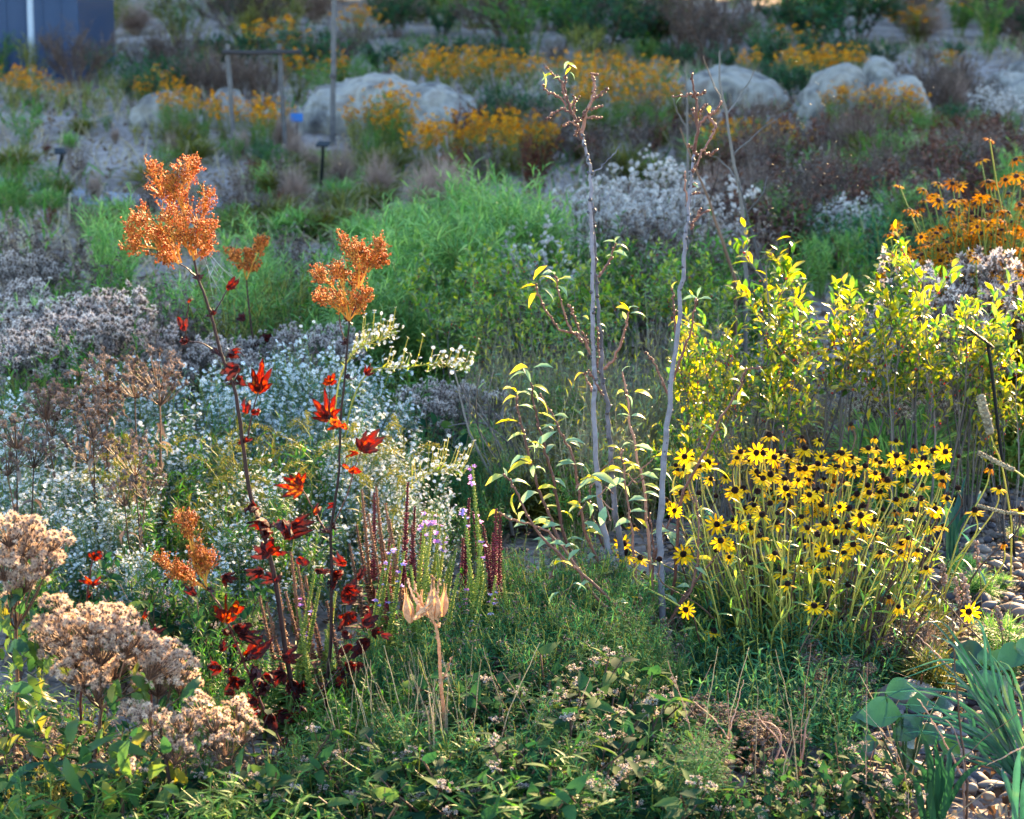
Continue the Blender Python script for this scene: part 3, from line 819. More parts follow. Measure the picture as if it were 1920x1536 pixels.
def box(mb, p0, p1, r=.5, mi=0):
    x0, y0, z0 = p0; x1, y1, z1 = p1
    V = [(x0, y0, z0), (x1, y0, z0), (x1, y1, z0), (x0, y1, z0), (x0, y0, z1), (x1, y0, z1), (x1, y1, z1), (x0, y1, z1)]
    mb.add(V, [[(0, 3, 2, 1), (4, 5, 6, 7), (0, 1, 5, 4), (1, 2, 6, 5), (2, 3, 7, 6), (3, 0, 4, 7)]], r, mi)

def rail_frame():
    D = 18.7; a = W(435, 280, D); b = W(531, 280, D); z = W(480, 97, D)[2]
    c = (a + b) / 2; o = empty('rail_frame', (c[0], D, 0))
    for k, p in enumerate((a, b)):
        mb = MB(); zz = gz(p[0], D) - .05
        mb.tubes(polypath([(p[0] - c[0] + .02, 0, zz), (p[0] - c[0], 0, .4), (p[0] - c[0] - .015, 0, z + .06)], 9, .002), .02, 8)
        part('post', mb.mesh('post', 'old wood'), o)
    mb = MB(); x0 = W(418, 97, D)[0] - c[0]; x1 = W(566, 97, D)[0] - c[0]
    mb.tubes(polypath([(x0, -.03, z), ((x0 + x1) / 2, -.03, z - .006), (x1, -.03, z + .004)], 9, .002), .018, 8)
    part('rail', mb.mesh('rail', 'dark wood'), o)
    tag(o, 'grey wooden frame of two posts carrying a dark rail', 'frame')
    p = W(624, 262, 19.4); o = empty('wooden_post', (p[0], 19.4, gz(p[0], 19.4)))
    mb = MB(); mb.tubes(polypath([(0, 0, -.05), (.01, 0, .5), (.03, 0, 1.15)], 10, .002), np.linspace(.026, .021, 10)[None], 8)
    part('pole', mb.mesh('pole', 'old wood'), o)
    mb = MB(); mb.tubes(polypath([(0, -.01, .53), (.012, -.01, .56)], 4), .029, 8); part('band', mb.mesh('band', 'dark wood'), o)
    tag(o, 'lone grey wooden post before the long boulder', 'post')
rail_frame()

def shed():
    D = 26.6; x0 = W(-260, 120, D)[0]; x1 = W(150, 120, D)[0]; o = empty('shed', (x0, D, 0))
    w = x1 - x0
    mb = MB(); box(mb, (0, 0, -.2), (w, 2.4, 1.35)); part('wall', mb.mesh('wall', 'shed blue', False), o)
    mb = MB()
    for k in range(1, 12): box(mb, (w * k / 12 - .012, -.012, -.1), (w * k / 12 + .012, -.002, 1.33))
    part('batten', mb.mesh('batten', 'shed blue', False), o)
    mb = MB(); V = [(-.15, -.2, 1.352), (w + .15, -.2, 1.352), (w + .15, 2.6, 1.352), (-.15, 2.6, 1.352), (-.15, 1.2, 1.8), (w + .15, 1.2, 1.8)]
    mb.add(V, [[(0, 1, 5, 4), (2, 3, 4, 5), (3, 2, 1, 0)], [(1, 2, 5), (3, 0, 4)]]); part('roof', mb.mesh('roof', 'teal plate', False), o)
    tag(o, 'dark blue shed wall beyond the orange flowers', 'shed')
    p = W(61, 128, 25.8); o = empty('white_post', (p[0], 25.8, gz(p[0], 25.8)))
    mb = MB(); mb.tubes(polypath([(0, 0, -.1), (0, 0, .6), (.01, 0, 1.3)], 6), .032, 10); part('pole', mb.mesh('pole', 'white paint'), o)
    mb = MB(); mb.tubes(polypath([(0, 0, 1.29), (.01, 0, 1.33)], 3), .042, 10); part('cap', mb.mesh('cap', 'white paint'), o)
    tag(o, 'thin white post in front of the dark blue shed', 'post')
shed()

def plant_label(xp, yp, xb, yb, pw, pd, tilt, rz, label, pm='teal plate', D=None, rad=.006):
    """stake in the ground with a slanted plate on top"""
    D = D or G(yb); b = W(xb, yb, D); t = W(xp, yp, D); z0 = gz(b[0], D)
    o = empty('plant_label', (b[0], D, z0))
    mb = MB(); e = t - np.array([b[0], D, z0])
    mb.tubes(polypath([(0, 0, -.08), e * .5 + (.004, 0, 0), e], 8), rad, 8); part('stake', mb.mesh('stake', 'black metal'), o)
    mb = MB(); box(mb, (-pw / 2, -pd / 2, -.004), (pw / 2, pd / 2, .004))
    box(mb, (-pw / 2 + .006, -pd / 2 + .006, .0042), (pw / 2 - .006, pd / 2 - .006, .006))
    part('plate', mb.mesh('plate', pm, False), o, tuple(e + (0, 0, .006)), Matrix.Rotation(rz, 3, 'Z').to_quaternion() @ Matrix.Rotation(tilt, 3, 'X').to_quaternion() @ Matrix.Rotation(.0, 3, 'Y').to_quaternion())
    tag(o, label, 'plant label', 'plant labels on stakes')
    return o
plant_label(118, 285, 108, 335, .115, .07, .5, .1, 'plant label with dark plate on a short stake, in the dry bed below the shed', rad=.016)
plant_label(606, 272, 598, 352, .09, .06, .45, -.3, 'plant label on a tall thin stake below the lone wooden post', rad=.012)
plant_label(556, 222, 556, 262, .1, .07, 1.1, 0, 'bright blue plant label at the end of the long boulder', 'blue plate', 19.2, .008)
def bent_stake(pts, D, label, plate):
    b = W(pts[0][0], pts[0][1], D); o = empty('plant_label', (b[0], D, gz(b[0], D)))
    P = np.array([W(x, y, D) for x, y in pts]) - np.array(o.location)
    P[0, 2] = -.05
    mb = MB(); mb.tubes(polypath(P, 24), .0052, 8); part('stake', mb.mesh('stake', 'black metal'), o)
    a = W(*plate[0], D) - np.array(o.location); c = W(*plate[1], D) - np.array(o.location)
    d = nrm(c - a); l = np.linalg.norm(c - a); mb = MB()
    box(mb, (0, -.03, -.003), (l, .03, .003)); box(mb, (.004, -.026, .0032), (l - .004, .026, .0045))
    q = Vector((1, 0, 0)).rotation_difference(Vector(d))
    part('plate', mb.mesh('plate', 'black metal', False), o, tuple(a), q)
    tag(o, label, 'plant label', 'plant labels on stakes')
bent_stake([(1908, 1062), (1893, 950), (1875, 830), (1860, 700), (1852, 646)], 6.95, 'black plant label leaning on its long stake by the yellow shrub', ((1814, 616), (1860, 650)))
bent_stake([(1452, 690), (1448, 620), (1444, 560), (1440, 546)], 9.4, 'plant label with bent black plate half hidden behind the yellow shrub', ((1406, 526), (1443, 548)))

# ================================================================== FAR AND MIDDLE PLANTING
# orange masses
for x, y, D, w in [(18, 135, 21.5, 1.1), (50, 128, 22, 1), (78, 150, 21, .9), (120, 160, 21.5, .8), (268, 150, 21.5, .8), (300, 128, 22, .9), (318, 168, 19.6, .7), (345, 165, 20, .7), (380, 180, 19.5, .6),
                   (420, 178, 19.3, .6), (470, 182, 19, .7), (500, 190, 18.8, .7), (520, 195, 19.2, .6), (675, 195, 18.9, .5), (712, 190, 18.7, .5), (760, 200, 18.8, .5), (740, 165, 19.2, .5),
                   (560, 100, 23, .8), (630, 104, 23, .8),
                   (770, 98, 23.5, 1), (805, 92, 24, 1), (840, 96, 23.2, 1), (875, 90, 24, 1), (905, 94, 23.3, 1), (935, 92, 24.2, 1), (965, 98, 23.5, 1), (990, 104, 22.8, .9), (820, 110, 22.3, .9), (880, 108, 22.4, .9), (930, 112, 22.4, .9),
                   (800, 225, 17.8, .8), (830, 222, 17.5, .8), (865, 222, 17.4, .8), (895, 218, 17.7, .8), (930, 222, 17.4, .8), (960, 215, 17.9, .8), (985, 220, 17.6, .7), (1010, 228, 17.8, .7),
                   (1060, 105, 22, .9), (1100, 110, 21.5, .9), (1140, 100, 22.5, 1), (1160, 135, 20.6, .9), (1190, 110, 21.5, 1), (1120, 135, 20.8, .9), (1215, 130, 21, .9), (1240, 112, 22, .9), (1180, 165, 19.6, .8), (1235, 165, 19.7, .8), (1090, 150, 20.4, .8), (1265, 150, 20.6, .8),
                   (1405, 95, 24.4, .8), (1480, 100, 23.8, .9), (1510, 92, 24.4, 1), (1545, 95, 24, 1), (1575, 90, 24.3, 1), (1605, 92, 24.6, 1), (1530, 110, 23, .9), (1565, 160, 20.6, .6), (1600, 158, 20.5, .6), (1640, 165, 20.3, .6), (1680, 160, 20.4, .6), (1712, 168, 20.5, .6),
                   (1780, 98, 25, .8), (1400, 228, 17.5, .7), (1430, 238, 17.2, .7), (1460, 232, 17.4, .7), (1490, 245, 17, .6), (1355, 235, 17.2, .7), (1325, 215, 18, .7)]:
    place('cone', x, D, y, w)
# far band beyond: closes the view above
for x in range(-60, 2000, 64):
    place(['dark', 'twig', 'cone', 'green', 'dark', 'olive'][int(rng.integers(6))], x + rng.uniform(-20, 20), rng.uniform(25.5, 28), rng.uniform(40, 88), rng.uniform(1.0, 1.5))
for x in range(-60, 2000, 80):
    place(['dark', 'dark', 'twig', 'cone', 'green'][int(rng.integers(5))], x + rng.uniform(-20, 20), rng.uniform(29, 36), rng.uniform(-30, 25), rng.uniform(1.1, 1.7))
for k_, n_ in (('dark', 16), ('twig', 12), ('cone', 9), ('green', 14), ('olive', 14), ('grass', 10)): scatter(k_, -60, 1980, 2, 112, n_, .5, .95, (1.1, 1.7))
# shrubs and perennials about the boulders
for k, x, y, D, w in [('olive', 25, 170, 20.5, 1), ('green', 70, 190, 20, 1), ('olive', 110, 170, 20.6, 1), ('olive', 150, 150, 21, 1), ('olive', 185, 170, 20.8, 1), ('olive', 215, 140, 21.6, .9), ('green', 160, 205, 19.6, 1), ('green', 200, 215, 19.4, 1),
                      ('dark', 250, 112, 22.4, .8), ('dark', 300, 100, 23.2, .9), ('dark', 345, 96, 23.4, .9), ('twig', 385, 102, 22.8, 1), ('twig', 410, 98, 23, 1), ('twig', 495, 118, 22.4, .9), ('twig', 460, 106, 22.6, .9), ('dark', 270, 128, 21.6, .8),
                      ('green', 310, 200, 19.4, .8), ('green', 345, 205, 19.3, .7), ('olive', 290, 225, 18.9, .7), ('olive', 255, 230, 18.7, .7), ('green', 385, 222, 18.8, .7), ('green', 490, 225, 18.4, .8), ('dark', 490, 262, 17.6, .9), ('dark', 515, 276, 17.2, .9),
                      ('green', 640, 105, 23, 1.2), ('green', 675, 108, 22.6, 1.1), ('green', 600, 118, 22.4, 1), ('green', 705, 200, 18.9, .7), ('green', 730, 178, 18.9, .6), ('green', 745, 210, 18.5, .7), ('olive', 665, 225, 18.6, .7), ('green', 700, 235, 18.2, .8),
                      ('dark', 930, 158, 20.8, 1), ('dark', 965, 165, 20.4, 1), ('dark', 1000, 170, 20.2, 1.1), ('green', 1035, 165, 20.4, 1.1), ('dark', 915, 178, 20, .9), ('green', 1070, 182, 19.8, 1.1), ('green', 1110, 190, 19.4, 1.1), ('green', 1150, 195, 19.2, 1), ('green', 1195, 188, 19.2, 1), ('green', 1235, 200, 19, 1),
                      ('dark', 1450, 110, 22.8, .9), ('dark', 1490, 118, 22.4, .9), ('dark', 1520, 120, 22.2, .9), ('green', 1500, 215, 19.3, .8), ('green', 1560, 195, 19.6, .5), ('green', 1620, 190, 19.6, .5), ('green', 1660, 215, 19.2, .7), ('green', 1700, 205, 19.4, .8), ('green', 1730, 215, 19, .8), ('olive', 1590, 215, 19, .8), ('dark', 1800, 190, 20, .9), ('green', 1840, 200, 19.8, .9), ('green', 1770, 215, 19.6, .8), ('white', 1865, 165, 20.5, .7), ('white', 1890, 175, 20.3, .6), ('green', 1900, 210, 19.7, .8),
                      ('twig', 1740, 118, 22.4, 1.1), ('twig', 1780, 110, 22.6, 1.2), ('twig', 1810, 125, 22.2, 1.1), ('twig', 1765, 135, 21.6, 1), ('grass', 1790, 130, 21.9, 1),
                      ('russet', 868, 188, 18.6, .5), ('russet', 885, 184, 18.5, .5), ('russet', 1010, 240, 16.6, .5), ('russet', 1000, 250, 16.4, .5), ('russet', 850, 262, 15.8, .5), ('russet', 1370, 190, 19.6, .6), ('russet', 1420, 192, 19.4, .6), ('russet', 1530, 235, 17.4, .6), ('russet', 1570, 240, 17.2, .6), ('russet', 1620, 225, 17.6, .7),
                      ('grass', 820, 275, 15.4, .9), ('grass', 850, 290, 15, .9), ('grass', 790, 300, 15, .8), ('grass', 710, 270, 16, .8), ('grass', 640, 262, 16.6, .7), ('grass', 580, 258, 17.4, .7), ('grass', 320, 240, 18.2, .8), ('grass', 215, 235, 18.6, .8), ('grass', 550, 240, 18, .8),
                      ('olive', 1708, 255, 15.8, .35), ('olive', 1700, 285, 15.2, .4), ('tuft', 1500, 255, 16.6, 1)]:
    place(k, x, D, y, w)
# ground-level plants of the dry band
scatter('tuft', 0, 720, 255, 470, 26, .14, .32, (1.2, 2)); scatter('greentuft', 0, 760, 262, 480, 14, .12, .28, (1, 1.8)); scatter('dead', 0, 640, 300, 520, 9, .18, .36); scatter('green', 0, 560, 290, 480, 14, .14, .3, (1, 1.5))
scatter('russet', 0, 620, 300, 480, 8, .15, .3); scatter('grass', 0, 700, 270, 470, 6, .18, .34)
scatter('dead', 1300, 1930, 300, 520, 60, .22, .46, (.8, 1.3)); scatter('russet', 1280, 1930, 260, 480, 26, .2, .4); scatter('green', 1330, 1930, 260, 540, 22, .2, .42, (.9, 1.3)); scatter('tuft', 1300, 1930, 250, 500, 22, .18, .4, (1.2, 1.8)); scatter('willow', 1420, 1920, 340, 560, 14, .28, .5)
scatter('greentuft', 1330, 1900, 300, 540, 16, .2, .4); scatter('grass', 1300, 1900, 240, 460, 14, .25, .45); scatter('dead', 900, 1320, 250, 330, 14, .2, .4); scatter('tuft', 880, 1320, 240, 340, 12, .2, .4); scatter('twig', 1380, 1900, 280, 500, 12, .3, .5)
scatter('darkdead', 1320, 1930, 300, 540, 60, .28, .5); scatter('darkdead', 850, 1300, 255, 330, 10, .25, .4); scatter('white', 1540, 1680, 470, 520, 4, .3, .4); scatter('basal', 1500, 1700, 480, 560, 7, .35, .5)
# middle: left
for k, x, y, D, w in [('willow', 215, 372, 10.6, .4), ('willow', 205, 410, 10, .4), ('willow', 480, 402, 10.8, .5), ('dead', 520, 420, 11, .5), ('willow', 440, 430, 10.4, .5), ('dead', 580, 460, 10.6, .5), ('willow', 500, 460, 10, .55), ('willow', 590, 470, 10.2, .5), ('olive', 400, 500, 9.8, .5), ('olive', 540, 500, 9.6, .6), ('willow', 460, 510, 9.4, .6),
                      ('green', 330, 500, 9.4, .7), ('dead', 280, 550, 9, .5), ('willow', 350, 520, 9.2, .5), ('willow', 60, 560, 8.8, .5), ('green', 200, 590, 8.6, .6), ('green', 250, 505, 9.6, .7), ('green', 160, 520, 9.5, .7), ('dead', 40, 450, 10.6, .7), ('green', 560, 530, 9.2, .7), ('olive', 420, 545, 9, .6), ('dead', 300, 560, 9, .6), ('dead', 370, 570, 9, .5), ('dead', 330, 590, 8.8, .5),
                      ('mauve', 40, 478, 10, .7), ('green', 110, 505, 10.2, .8), ('dead', 170, 490, 9.8, .7), ('olive', 235, 525, 10, .8), ('mauve', 15, 535, 9.4, .7), ('dead', 90, 440, 10.6, .9), ('dead', 30, 430, 10.8, .9),
                      ('mauve', 85, 585, 8.4, .8), ('mauve', 130, 565, 8.6, .75), ('mauve', 190, 560, 8.5, .75), ('green', 225, 600, 8.6, .7), ('green', 50, 640, 8.2, .75), ('mauve', 20, 635, 8, .7), ('mauve', 150, 600, 8.2, .75),
                      ('mauve', 410, 640, 8.3, .6), ('green', 455, 640, 8.4, .6), ('mauve', 520, 622, 8.6, .6), ('dead', 575, 628, 8.5, .6), ('mauve', 615, 622, 8.7, .6), ('mauve', 260, 630, 8.3, .5),
                      ('green', 120, 650, 7.9, .7), ('green', 210, 640, 8, .7), ('green', 40, 690, 7.7, .7), ('dead', 270, 640, 8, .5)]:
    place(k, x, D, y, w)
# middle: the bright green stand
for i in range(30):
    x = rng.uniform(670, 1080); f = (x - 670) / 410
    y = np.interp(x, [670, 740, 860, 960, 1080], [440, 380, 330, 300, 340]) + rng.uniform(0, 90)
    place('willow', x, rng.uniform(9.6, 12.4), y, rng.uniform(.45, .65))
for i in range(14):
    place('willow', rng.uniform(640, 860), rng.uniform(8.8, 9.8), rng.uniform(500, 600), rng.uniform(.5, .7))
for x, y, D in [(1105, 352, 11), (1215, 308, 11.6), (1262, 335, 11.4), (1180, 365, 11.2), (1015, 440, 10), (1330, 360, 11.2)]:
    place('white', x, D, y, .5)
for k, x, y, D, w in [('green', 1100, 420, 10.2, .7), ('green', 1180, 420, 10.2, .7), ('dead', 1230, 400, 10.4, .7), ('dead', 1290, 400, 10.4, .7), ('dead', 1350, 420, 10.2, .7), ('green', 1330, 440, 10, .7), ('green', 1400, 470, 9.6, .7), ('dead', 1410, 400, 10.6, .6), ('green', 1480, 450, 9.9, .6), ('green', 1600, 440, 10, .6),
                      ('ilexdark', 800, 490, 9.2, .75), ('ilexdark', 865, 478, 9.3, .75), ('ilexdark', 930, 470, 9.4, .75), ('ilexdark', 1000, 468, 9.2, .75), ('ilexdark', 1065, 460, 9.3, .75), ('ilexdark', 1180, 470, 9.2, .75), ('ilexdark', 1240, 478, 9.3, .75), ('ilexdark', 1300, 490, 9.1, .7), ('ilexdark', 1120, 500, 8.9, .7), ('ilexdark', 960, 520, 8.8, .7), ('ilexdark', 850, 545, 8.8, .7), ('ilexdark', 1040, 540, 8.7, .7),
                      ('green', 780, 680, 8, .7), ('basal', 850, 760, 7.8, .9), ('mauve', 790, 735, 7.9, .35), ('mauve', 850, 720, 8, .35), ('mauve', 900, 730, 8, .35), ('green', 820, 700, 8.1, .6), ('green', 900, 690, 8.2, .6), ('fine', 830, 830, 7.3, .8), ('fine', 770, 840, 7.2, .7), ('fine', 900, 850, 7.2, .7), ('mint', 760, 760, 7.6, .8), ('stemmy', 1000, 740, 7.9, .8), ('green', 1060, 730, 8, .6), ('stemmy', 1200, 720, 8, .8), ('green', 1330, 720, 8, .7), ('tuft', 1300, 780, 7.8, 1), ('tuft', 1060, 800, 7.6, 1), ('tuft', 1180, 800, 7.6, 1), ('tuft', 1000, 830, 7.4, 1), ('tuft', 950, 800, 7.6, 1), ('willow', 1000, 700, 8.3, .6), ('willow', 900, 780, 7.8, .6), ('green', 1080, 880, 7.1, .8), ('green', 900, 930, 6.9, .9), ('green', 830, 960, 6.8, .9)]:
    place(k, x, D, y, w)
scatter('stemmy', 890, 1460, 790, 1000, 34, .28, .48, (.7, 1.0)); scatter('stemmy', 1380, 1850, 850, 980, 9, .26, .4, (.7, 1.0)); scatter('green', 900, 1420, 800, 960, 8, .2, .34); scatter('greentuft', 900, 1440, 800, 1000, 10, .18, .3)
# right edge: sunlit coneflowers
for x, y, D, w in [(1805, 450, 8.2, .6), (1840, 420, 8.3, .6), (1880, 395, 8.4, .65), (1915, 380, 8.4, .65), (1860, 470, 8.1, .6), (1905, 450, 8.2, .6), (1900, 540, 7.9, .6), (1940, 500, 8.0, .6)]:
    place('conelit', x, D, y, w)
for x, y, D in [(1788, 490, 7.9), (1760, 620, 7.7), (1702, 690, 7.5)]:
    place('mauve', x, D, y, .35)
# yellow shrubs
for x, y, D, w in [(1392, 540, 7.3, .45), (1345, 615, 7.2, .36), (1500, 470, 7.3, .5), (1580, 490, 7.4, .45), (1770, 466, 7.3, .46), (1835, 545, 7.35, .4), (1440, 610, 7.1, .36), (1300, 740, 6.9, .3), (1910, 660, 7.2, .36), (1700, 580, 7.2, .36)]:
    place('ilex', x, D, y, w)
scatter('greentuft', 1450, 1900, 880, 990, 9, .3, .45, (.7, 1)); scatter('grass', 1450, 1850, 840, 960, 6, .25, .4)
scatter('green', 1780, 1930, 780, 880, 6, .3, .5)

# bare saplings standing behind, out of focus
def thin_sapling(trunk, brs, D, label, r=.009, m='stem grey'):
    b = W(*trunk[0], D); o = empty('bare_sapling', (b[0], D, gz(b[0], D))); L0 = np.array(o.location)
    P = polypath([W(x, y, D) - L0 for x, y in trunk], 20, .002); P[0, 2] = -.02
    mb = MB(); mb.tubes(P, np.linspace(r, r * .25, 20)[None], 6); part('trunk', mb.mesh('trunk', m), o)
    for bp in brs:
        P = polypath([W(x, y, D + rng.uniform(-.1, .1) * (i > 0)) - L0 for i, (x, y) in enumerate(bp)], 9, .002)
        mb = MB(); mb.tubes(P, np.linspace(r * .4, r * .12, 9)[None], 5); part('branch', mb.mesh('branch', m), o)
    tag(o, label, 'sapling', 'bare saplings in the meadow')
thin_sapling([(1400, 560), (1392, 400), (1375, 300), (1362, 220), (1348, 150), (1349, 95)], [[(1360, 210), (1335, 150), (1318, 105)], [(1362, 215), (1395, 170), (1415, 130)], [(1375, 290), (1430, 240), (1490, 200)], [(1385, 340), (1350, 300), (1330, 290)]], 9.2, 'leafless grey sapling leaning in front of the broad rounded boulder')
thin_sapling([(1440, 560), (1410, 440), (1385, 340)], [[(1400, 400), (1425, 370), (1440, 330)]], 9.0, 'short leafless stem crossing the leaning grey sapling', .009)
thin_sapling([(1385, 545), (1350, 440), (1320, 350), (1290, 280), (1275, 240)], [[(1330, 380), (1345, 330), (1350, 290)]], 9.4, 'reddish leafless stem slanting towards the white fluffy plants', .008, 'stem brown')
thin_sapling([(1290, 560), (1287, 420), (1290, 300), (1288, 180), (1282, 130)], [[(1288, 240), (1270, 210), (1262, 180)]], 10.2, 'thin upright leafless stem behind the taller sapling top', .009)
for i, (x0, x1, yt) in enumerate([(905, 850, 690), (930, 862, 720), (950, 885, 740), (970, 915, 760), (990, 840, 800), (1010, 940, 830)]):
    thin_sapling([(x0 + 60, 1000), (x0 + 20, 900), ((x0 + x1) / 2, 800), (x1, yt)], [[(x0 + 20, 900), (x0, 830), (x0 - 5, 780)], [((x0 + x1) / 2, 800), (x1 + 30, 740), (x1 + 40, 690)]], 7.3 + .05 * i,
                 'slender grey leafless stem leaning over the asters, %s from the feathery mound' % ['first', 'second', 'third', 'fourth', 'fifth', 'sixth'][i], .007)

# ================================================================== ASTERS, GOLDENRODS, BROWN HEADS
for x, y, D, w in [(20, 745, 7.4, .75), (90, 760, 7.3, .75), (230, 655, 7.7, .5), (170, 730, 7.4, .7), (290, 690, 7.5, .7), (430, 690, 7.5, .75), (500, 680, 7.5, .75), (560, 645, 7.7, .7), (630, 635, 7.7, .65), (690, 680, 7.4, .55), (720, 800, 6.9, .7), (770, 880, 6.7, .7), (700, 880, 6.7, .75), (620, 830, 6.8, .75),
                   (340, 800, 6.9, .8), (160, 830, 6.8, .8), (70, 850, 6.8, .8), (0, 830, 6.8, .8), (470, 890, 6.5, .8), (190, 950, 6.4, .8), (110, 960, 6.4, .8), (640, 940, 6.4, .75), (800, 930, 6.5, .5), (340, 1000, 6.2, .8), (450, 1000, 6.2, .8), (240, 1030, 6.2, .8)]:
    place('aster', x, D, y, w * 1.05)
for k, x, y, D, w in [('green', 360, 760, 7.1, .8), ('olive', 460, 800, 6.9, .8), ('green', 540, 830, 6.8, .8), ('green', 250, 830, 6.8, .8), ('olive', 390, 930, 6.45, .8), ('green', 300, 950, 6.4, .8), ('green', 560, 950, 6.3, .8), ('green', 610, 800, 7.0, .7), ('basal', 680, 830, 6.9, .8), ('green', 470, 940, 6.35, .8), ('basal', 200, 960, 6.4, .8), ('green', 330, 860, 6.7, .8)]:
    place(k, x, D, y, w)
def spray(pts, D, label):
    P = polypath([W(x, y, D) for x, y in pts], 24); b = P[0].copy(); o = empty('aster_spray', (b[0], D, gz(b[0], D))); P = P - np.array(o.location)
    st = MB(); st.tubes(P, np.linspace(.003, .0015, 24)[None], 4)
    B = branches(P[None], 46, .45, 1.0, (.02, .06), 1.0, .9, n=3); st.tubes(B, .001, 3)
    bl = MB(); e = np.concatenate([B[:, -1], B[:, 1] + .008 * rng.normal(size=(len(B), 3))]); up = np.array([0, -.3, 1]) + .5 * rng.normal(size=e.shape)
    bl.inst(ASTER, e, frames(np.cross(up, rng.normal(size=e.shape)), up), rng.uniform(.0052, .0078, len(e)))
    fo = MB(); leaves(fo, P[None], 40, .2, 1, L_LANCE, (.02, .035), 1.0); leaves(fo, B, 2, .1, .8, L_SMALL, (.01, .016), .9)
    part('stem', st.mesh('stem', 'stem gold'), o); part('foliage', fo.mesh('foliage', 'leaf gold'), o); part('blossom', bl.mesh('blossom', ['petal white', 'aster eye']), o)
    tag(o, label, 'aster', 'white asters')
spray([(640, 1000), (650, 800), (690, 700), (760, 690), (820, 682), (878, 690)], 6.9, 'long white aster spray arching sideways toward the green shrubs')
spray([(620, 1000), (630, 750), (660, 665), (700, 640), (735, 625)], 7.0, 'short white aster spray rising beside the smaller orange seed plume')
spray([(720, 1080), (740, 960), (780, 900), (830, 880), (865, 885)], 6.5, 'white aster spray nodding above the wine-red flower spikes')
for i in range(14):
    x = rng.uniform(230, 800); y = rng.uniform(800, 1010)
    place('golden', x, rng.uniform(6.15, 6.6) + (1010 - y) * .0012, y, rng.uniform(.75, 1.05))
for x, y, D in [(125, 740, 6.75), (215, 690, 6.8), (275, 700, 6.7), (50, 800, 6.4), (190, 785, 6.5)]:
    place('brownhead', x, D, y, .6)
for x, y, D in [(235, 860, 6.3), (60, 750, 6.9)]:
    place('brownhead', x, D, y, .6)
for x, y, D in [(30, 900, 6.5), (140, 890, 6.5), (215, 870, 6.55)]:
    place('aster', x, D, y, .8)
for k, x, y, D, w in [('mint', 130, 1040, 6, .7), ('mint', 250, 1080, 5.9, .7), ('mint', 340, 1090, 5.8, .7), ('mint', 420, 1110, 5.8, .7), ('green', 60, 1040, 6, .7), ('green', 380, 1060, 5.9, .7), ('green', 300, 1050, 6, .7), ('green', 450, 1090, 5.9, .6)]:
    place(k, x, D, y, w)
# ================================================================== RED-LEAVED TALL PLANTS
def mk_palm(lobes, cup, seed, crinkle=.05, seg=7, droop=.0):
    """hand-shaped leaf along +Y from the origin, length about 1: lobes = (angle, length, width)"""
    r_ = np.random.default_rng(seed); V = []; q = []; R = []
    for (a, ln, wd) in lobes:
        c, s_ = math.cos(a), math.sin(a); b = len(V)
        curl = cup + r_.uniform(-.5, .5); y = z = 0.; roll = r_.uniform(-.5, .5)
        for i in range(seg + 1):
            t = i / seg
            ang = curl * t
            if i: y += math.cos(ang) * ln / seg; z += math.sin(ang) * ln / seg
            w = wd * (math.sin(PI * min(1, (.06 + .94 * t) ** .75)) ** .8 if t < .999 else .03) * .5
            w *= 1 + (.16 if i % 2 else -.1)
            for k, e in enumerate((-1, -.5, 0, .5, 1)):
                px = e * w; pz = z + abs(e) * w * (.55 + roll * e) + crinkle * r_.normal() * (abs(e) + .2) * .7 + .03 * (abs(e) == .5)
                X = px * math.cos(roll * t) ; Zz = pz + px * math.sin(roll * t) * .7
                V.append((X * c + y * s_, y * c - X * s_, Zz)); R.append(min(1, max(0, .9 - .75 * t - .35 * abs(e) + .2 * r_.random())))
        for i in range(seg):
            for k in range(4):
                p = b + i * 5 + k; q.append((p, p + 1, p + 6, p + 5))
    return T_(V, [(q, 0)], R)
LOB5 = [(-1.15, .6, .2), (-.6, .88, .25), (0, 1.0, .28), (.55, .9, .25), (1.1, .62, .2)]
LOB3 = [(-.62, .85, .28), (0, 1, .32), (.6, .8, .28)]
LOB2 = [(-.3, .95, .3), (.45, .7, .26)]
PALM = [mk_palm(LOB5, .5, 1, .06), mk_palm(LOB5, .9, 2, .06), mk_palm(LOB3, .8, 3, .06), mk_palm(LOB3, -1.1, 4, .07), mk_palm(LOB2, .9, 5, .07), mk_palm(LOB5, 1.6, 6, .09), mk_palm(LOB3, 2.0, 7, .1), mk_palm(LOB2, -1.7, 8, .08), mk_palm(LOB5, -1.2, 9, .08)]

def red_leaf(o, L0, x, y, ang, size, D, kind, r, tone=None, name='leaf', lab=None):
    """leaf whose stalk end sits at pixel x,y; points at angle ang (degrees, 0 = right, 90 = up) in the picture; size in pixels"""
    p = W(x, y, D) - L0; s = size * .82 * D / F; a = math.radians(ang)
    d = np.array([[math.cos(a), rng.uniform(-.35, .35), math.sin(a)]])
    nn = np.array([[rng.uniform(-.5, .5), -1 + rng.uniform(-.2, .5), rng.uniform(-.3, .3)]])
    mb = MB(); mb.inst(PALM[kind % len(PALM)], p[None], frames(d, nn), [[s * rng.uniform(.6, .95), s, s * rng.uniform(.9, 1.4)]], [r])
    me = mb.mesh(name, 'leaf red'); c = part(name, me, o)
    if lab: c['label'] = lab
    return c

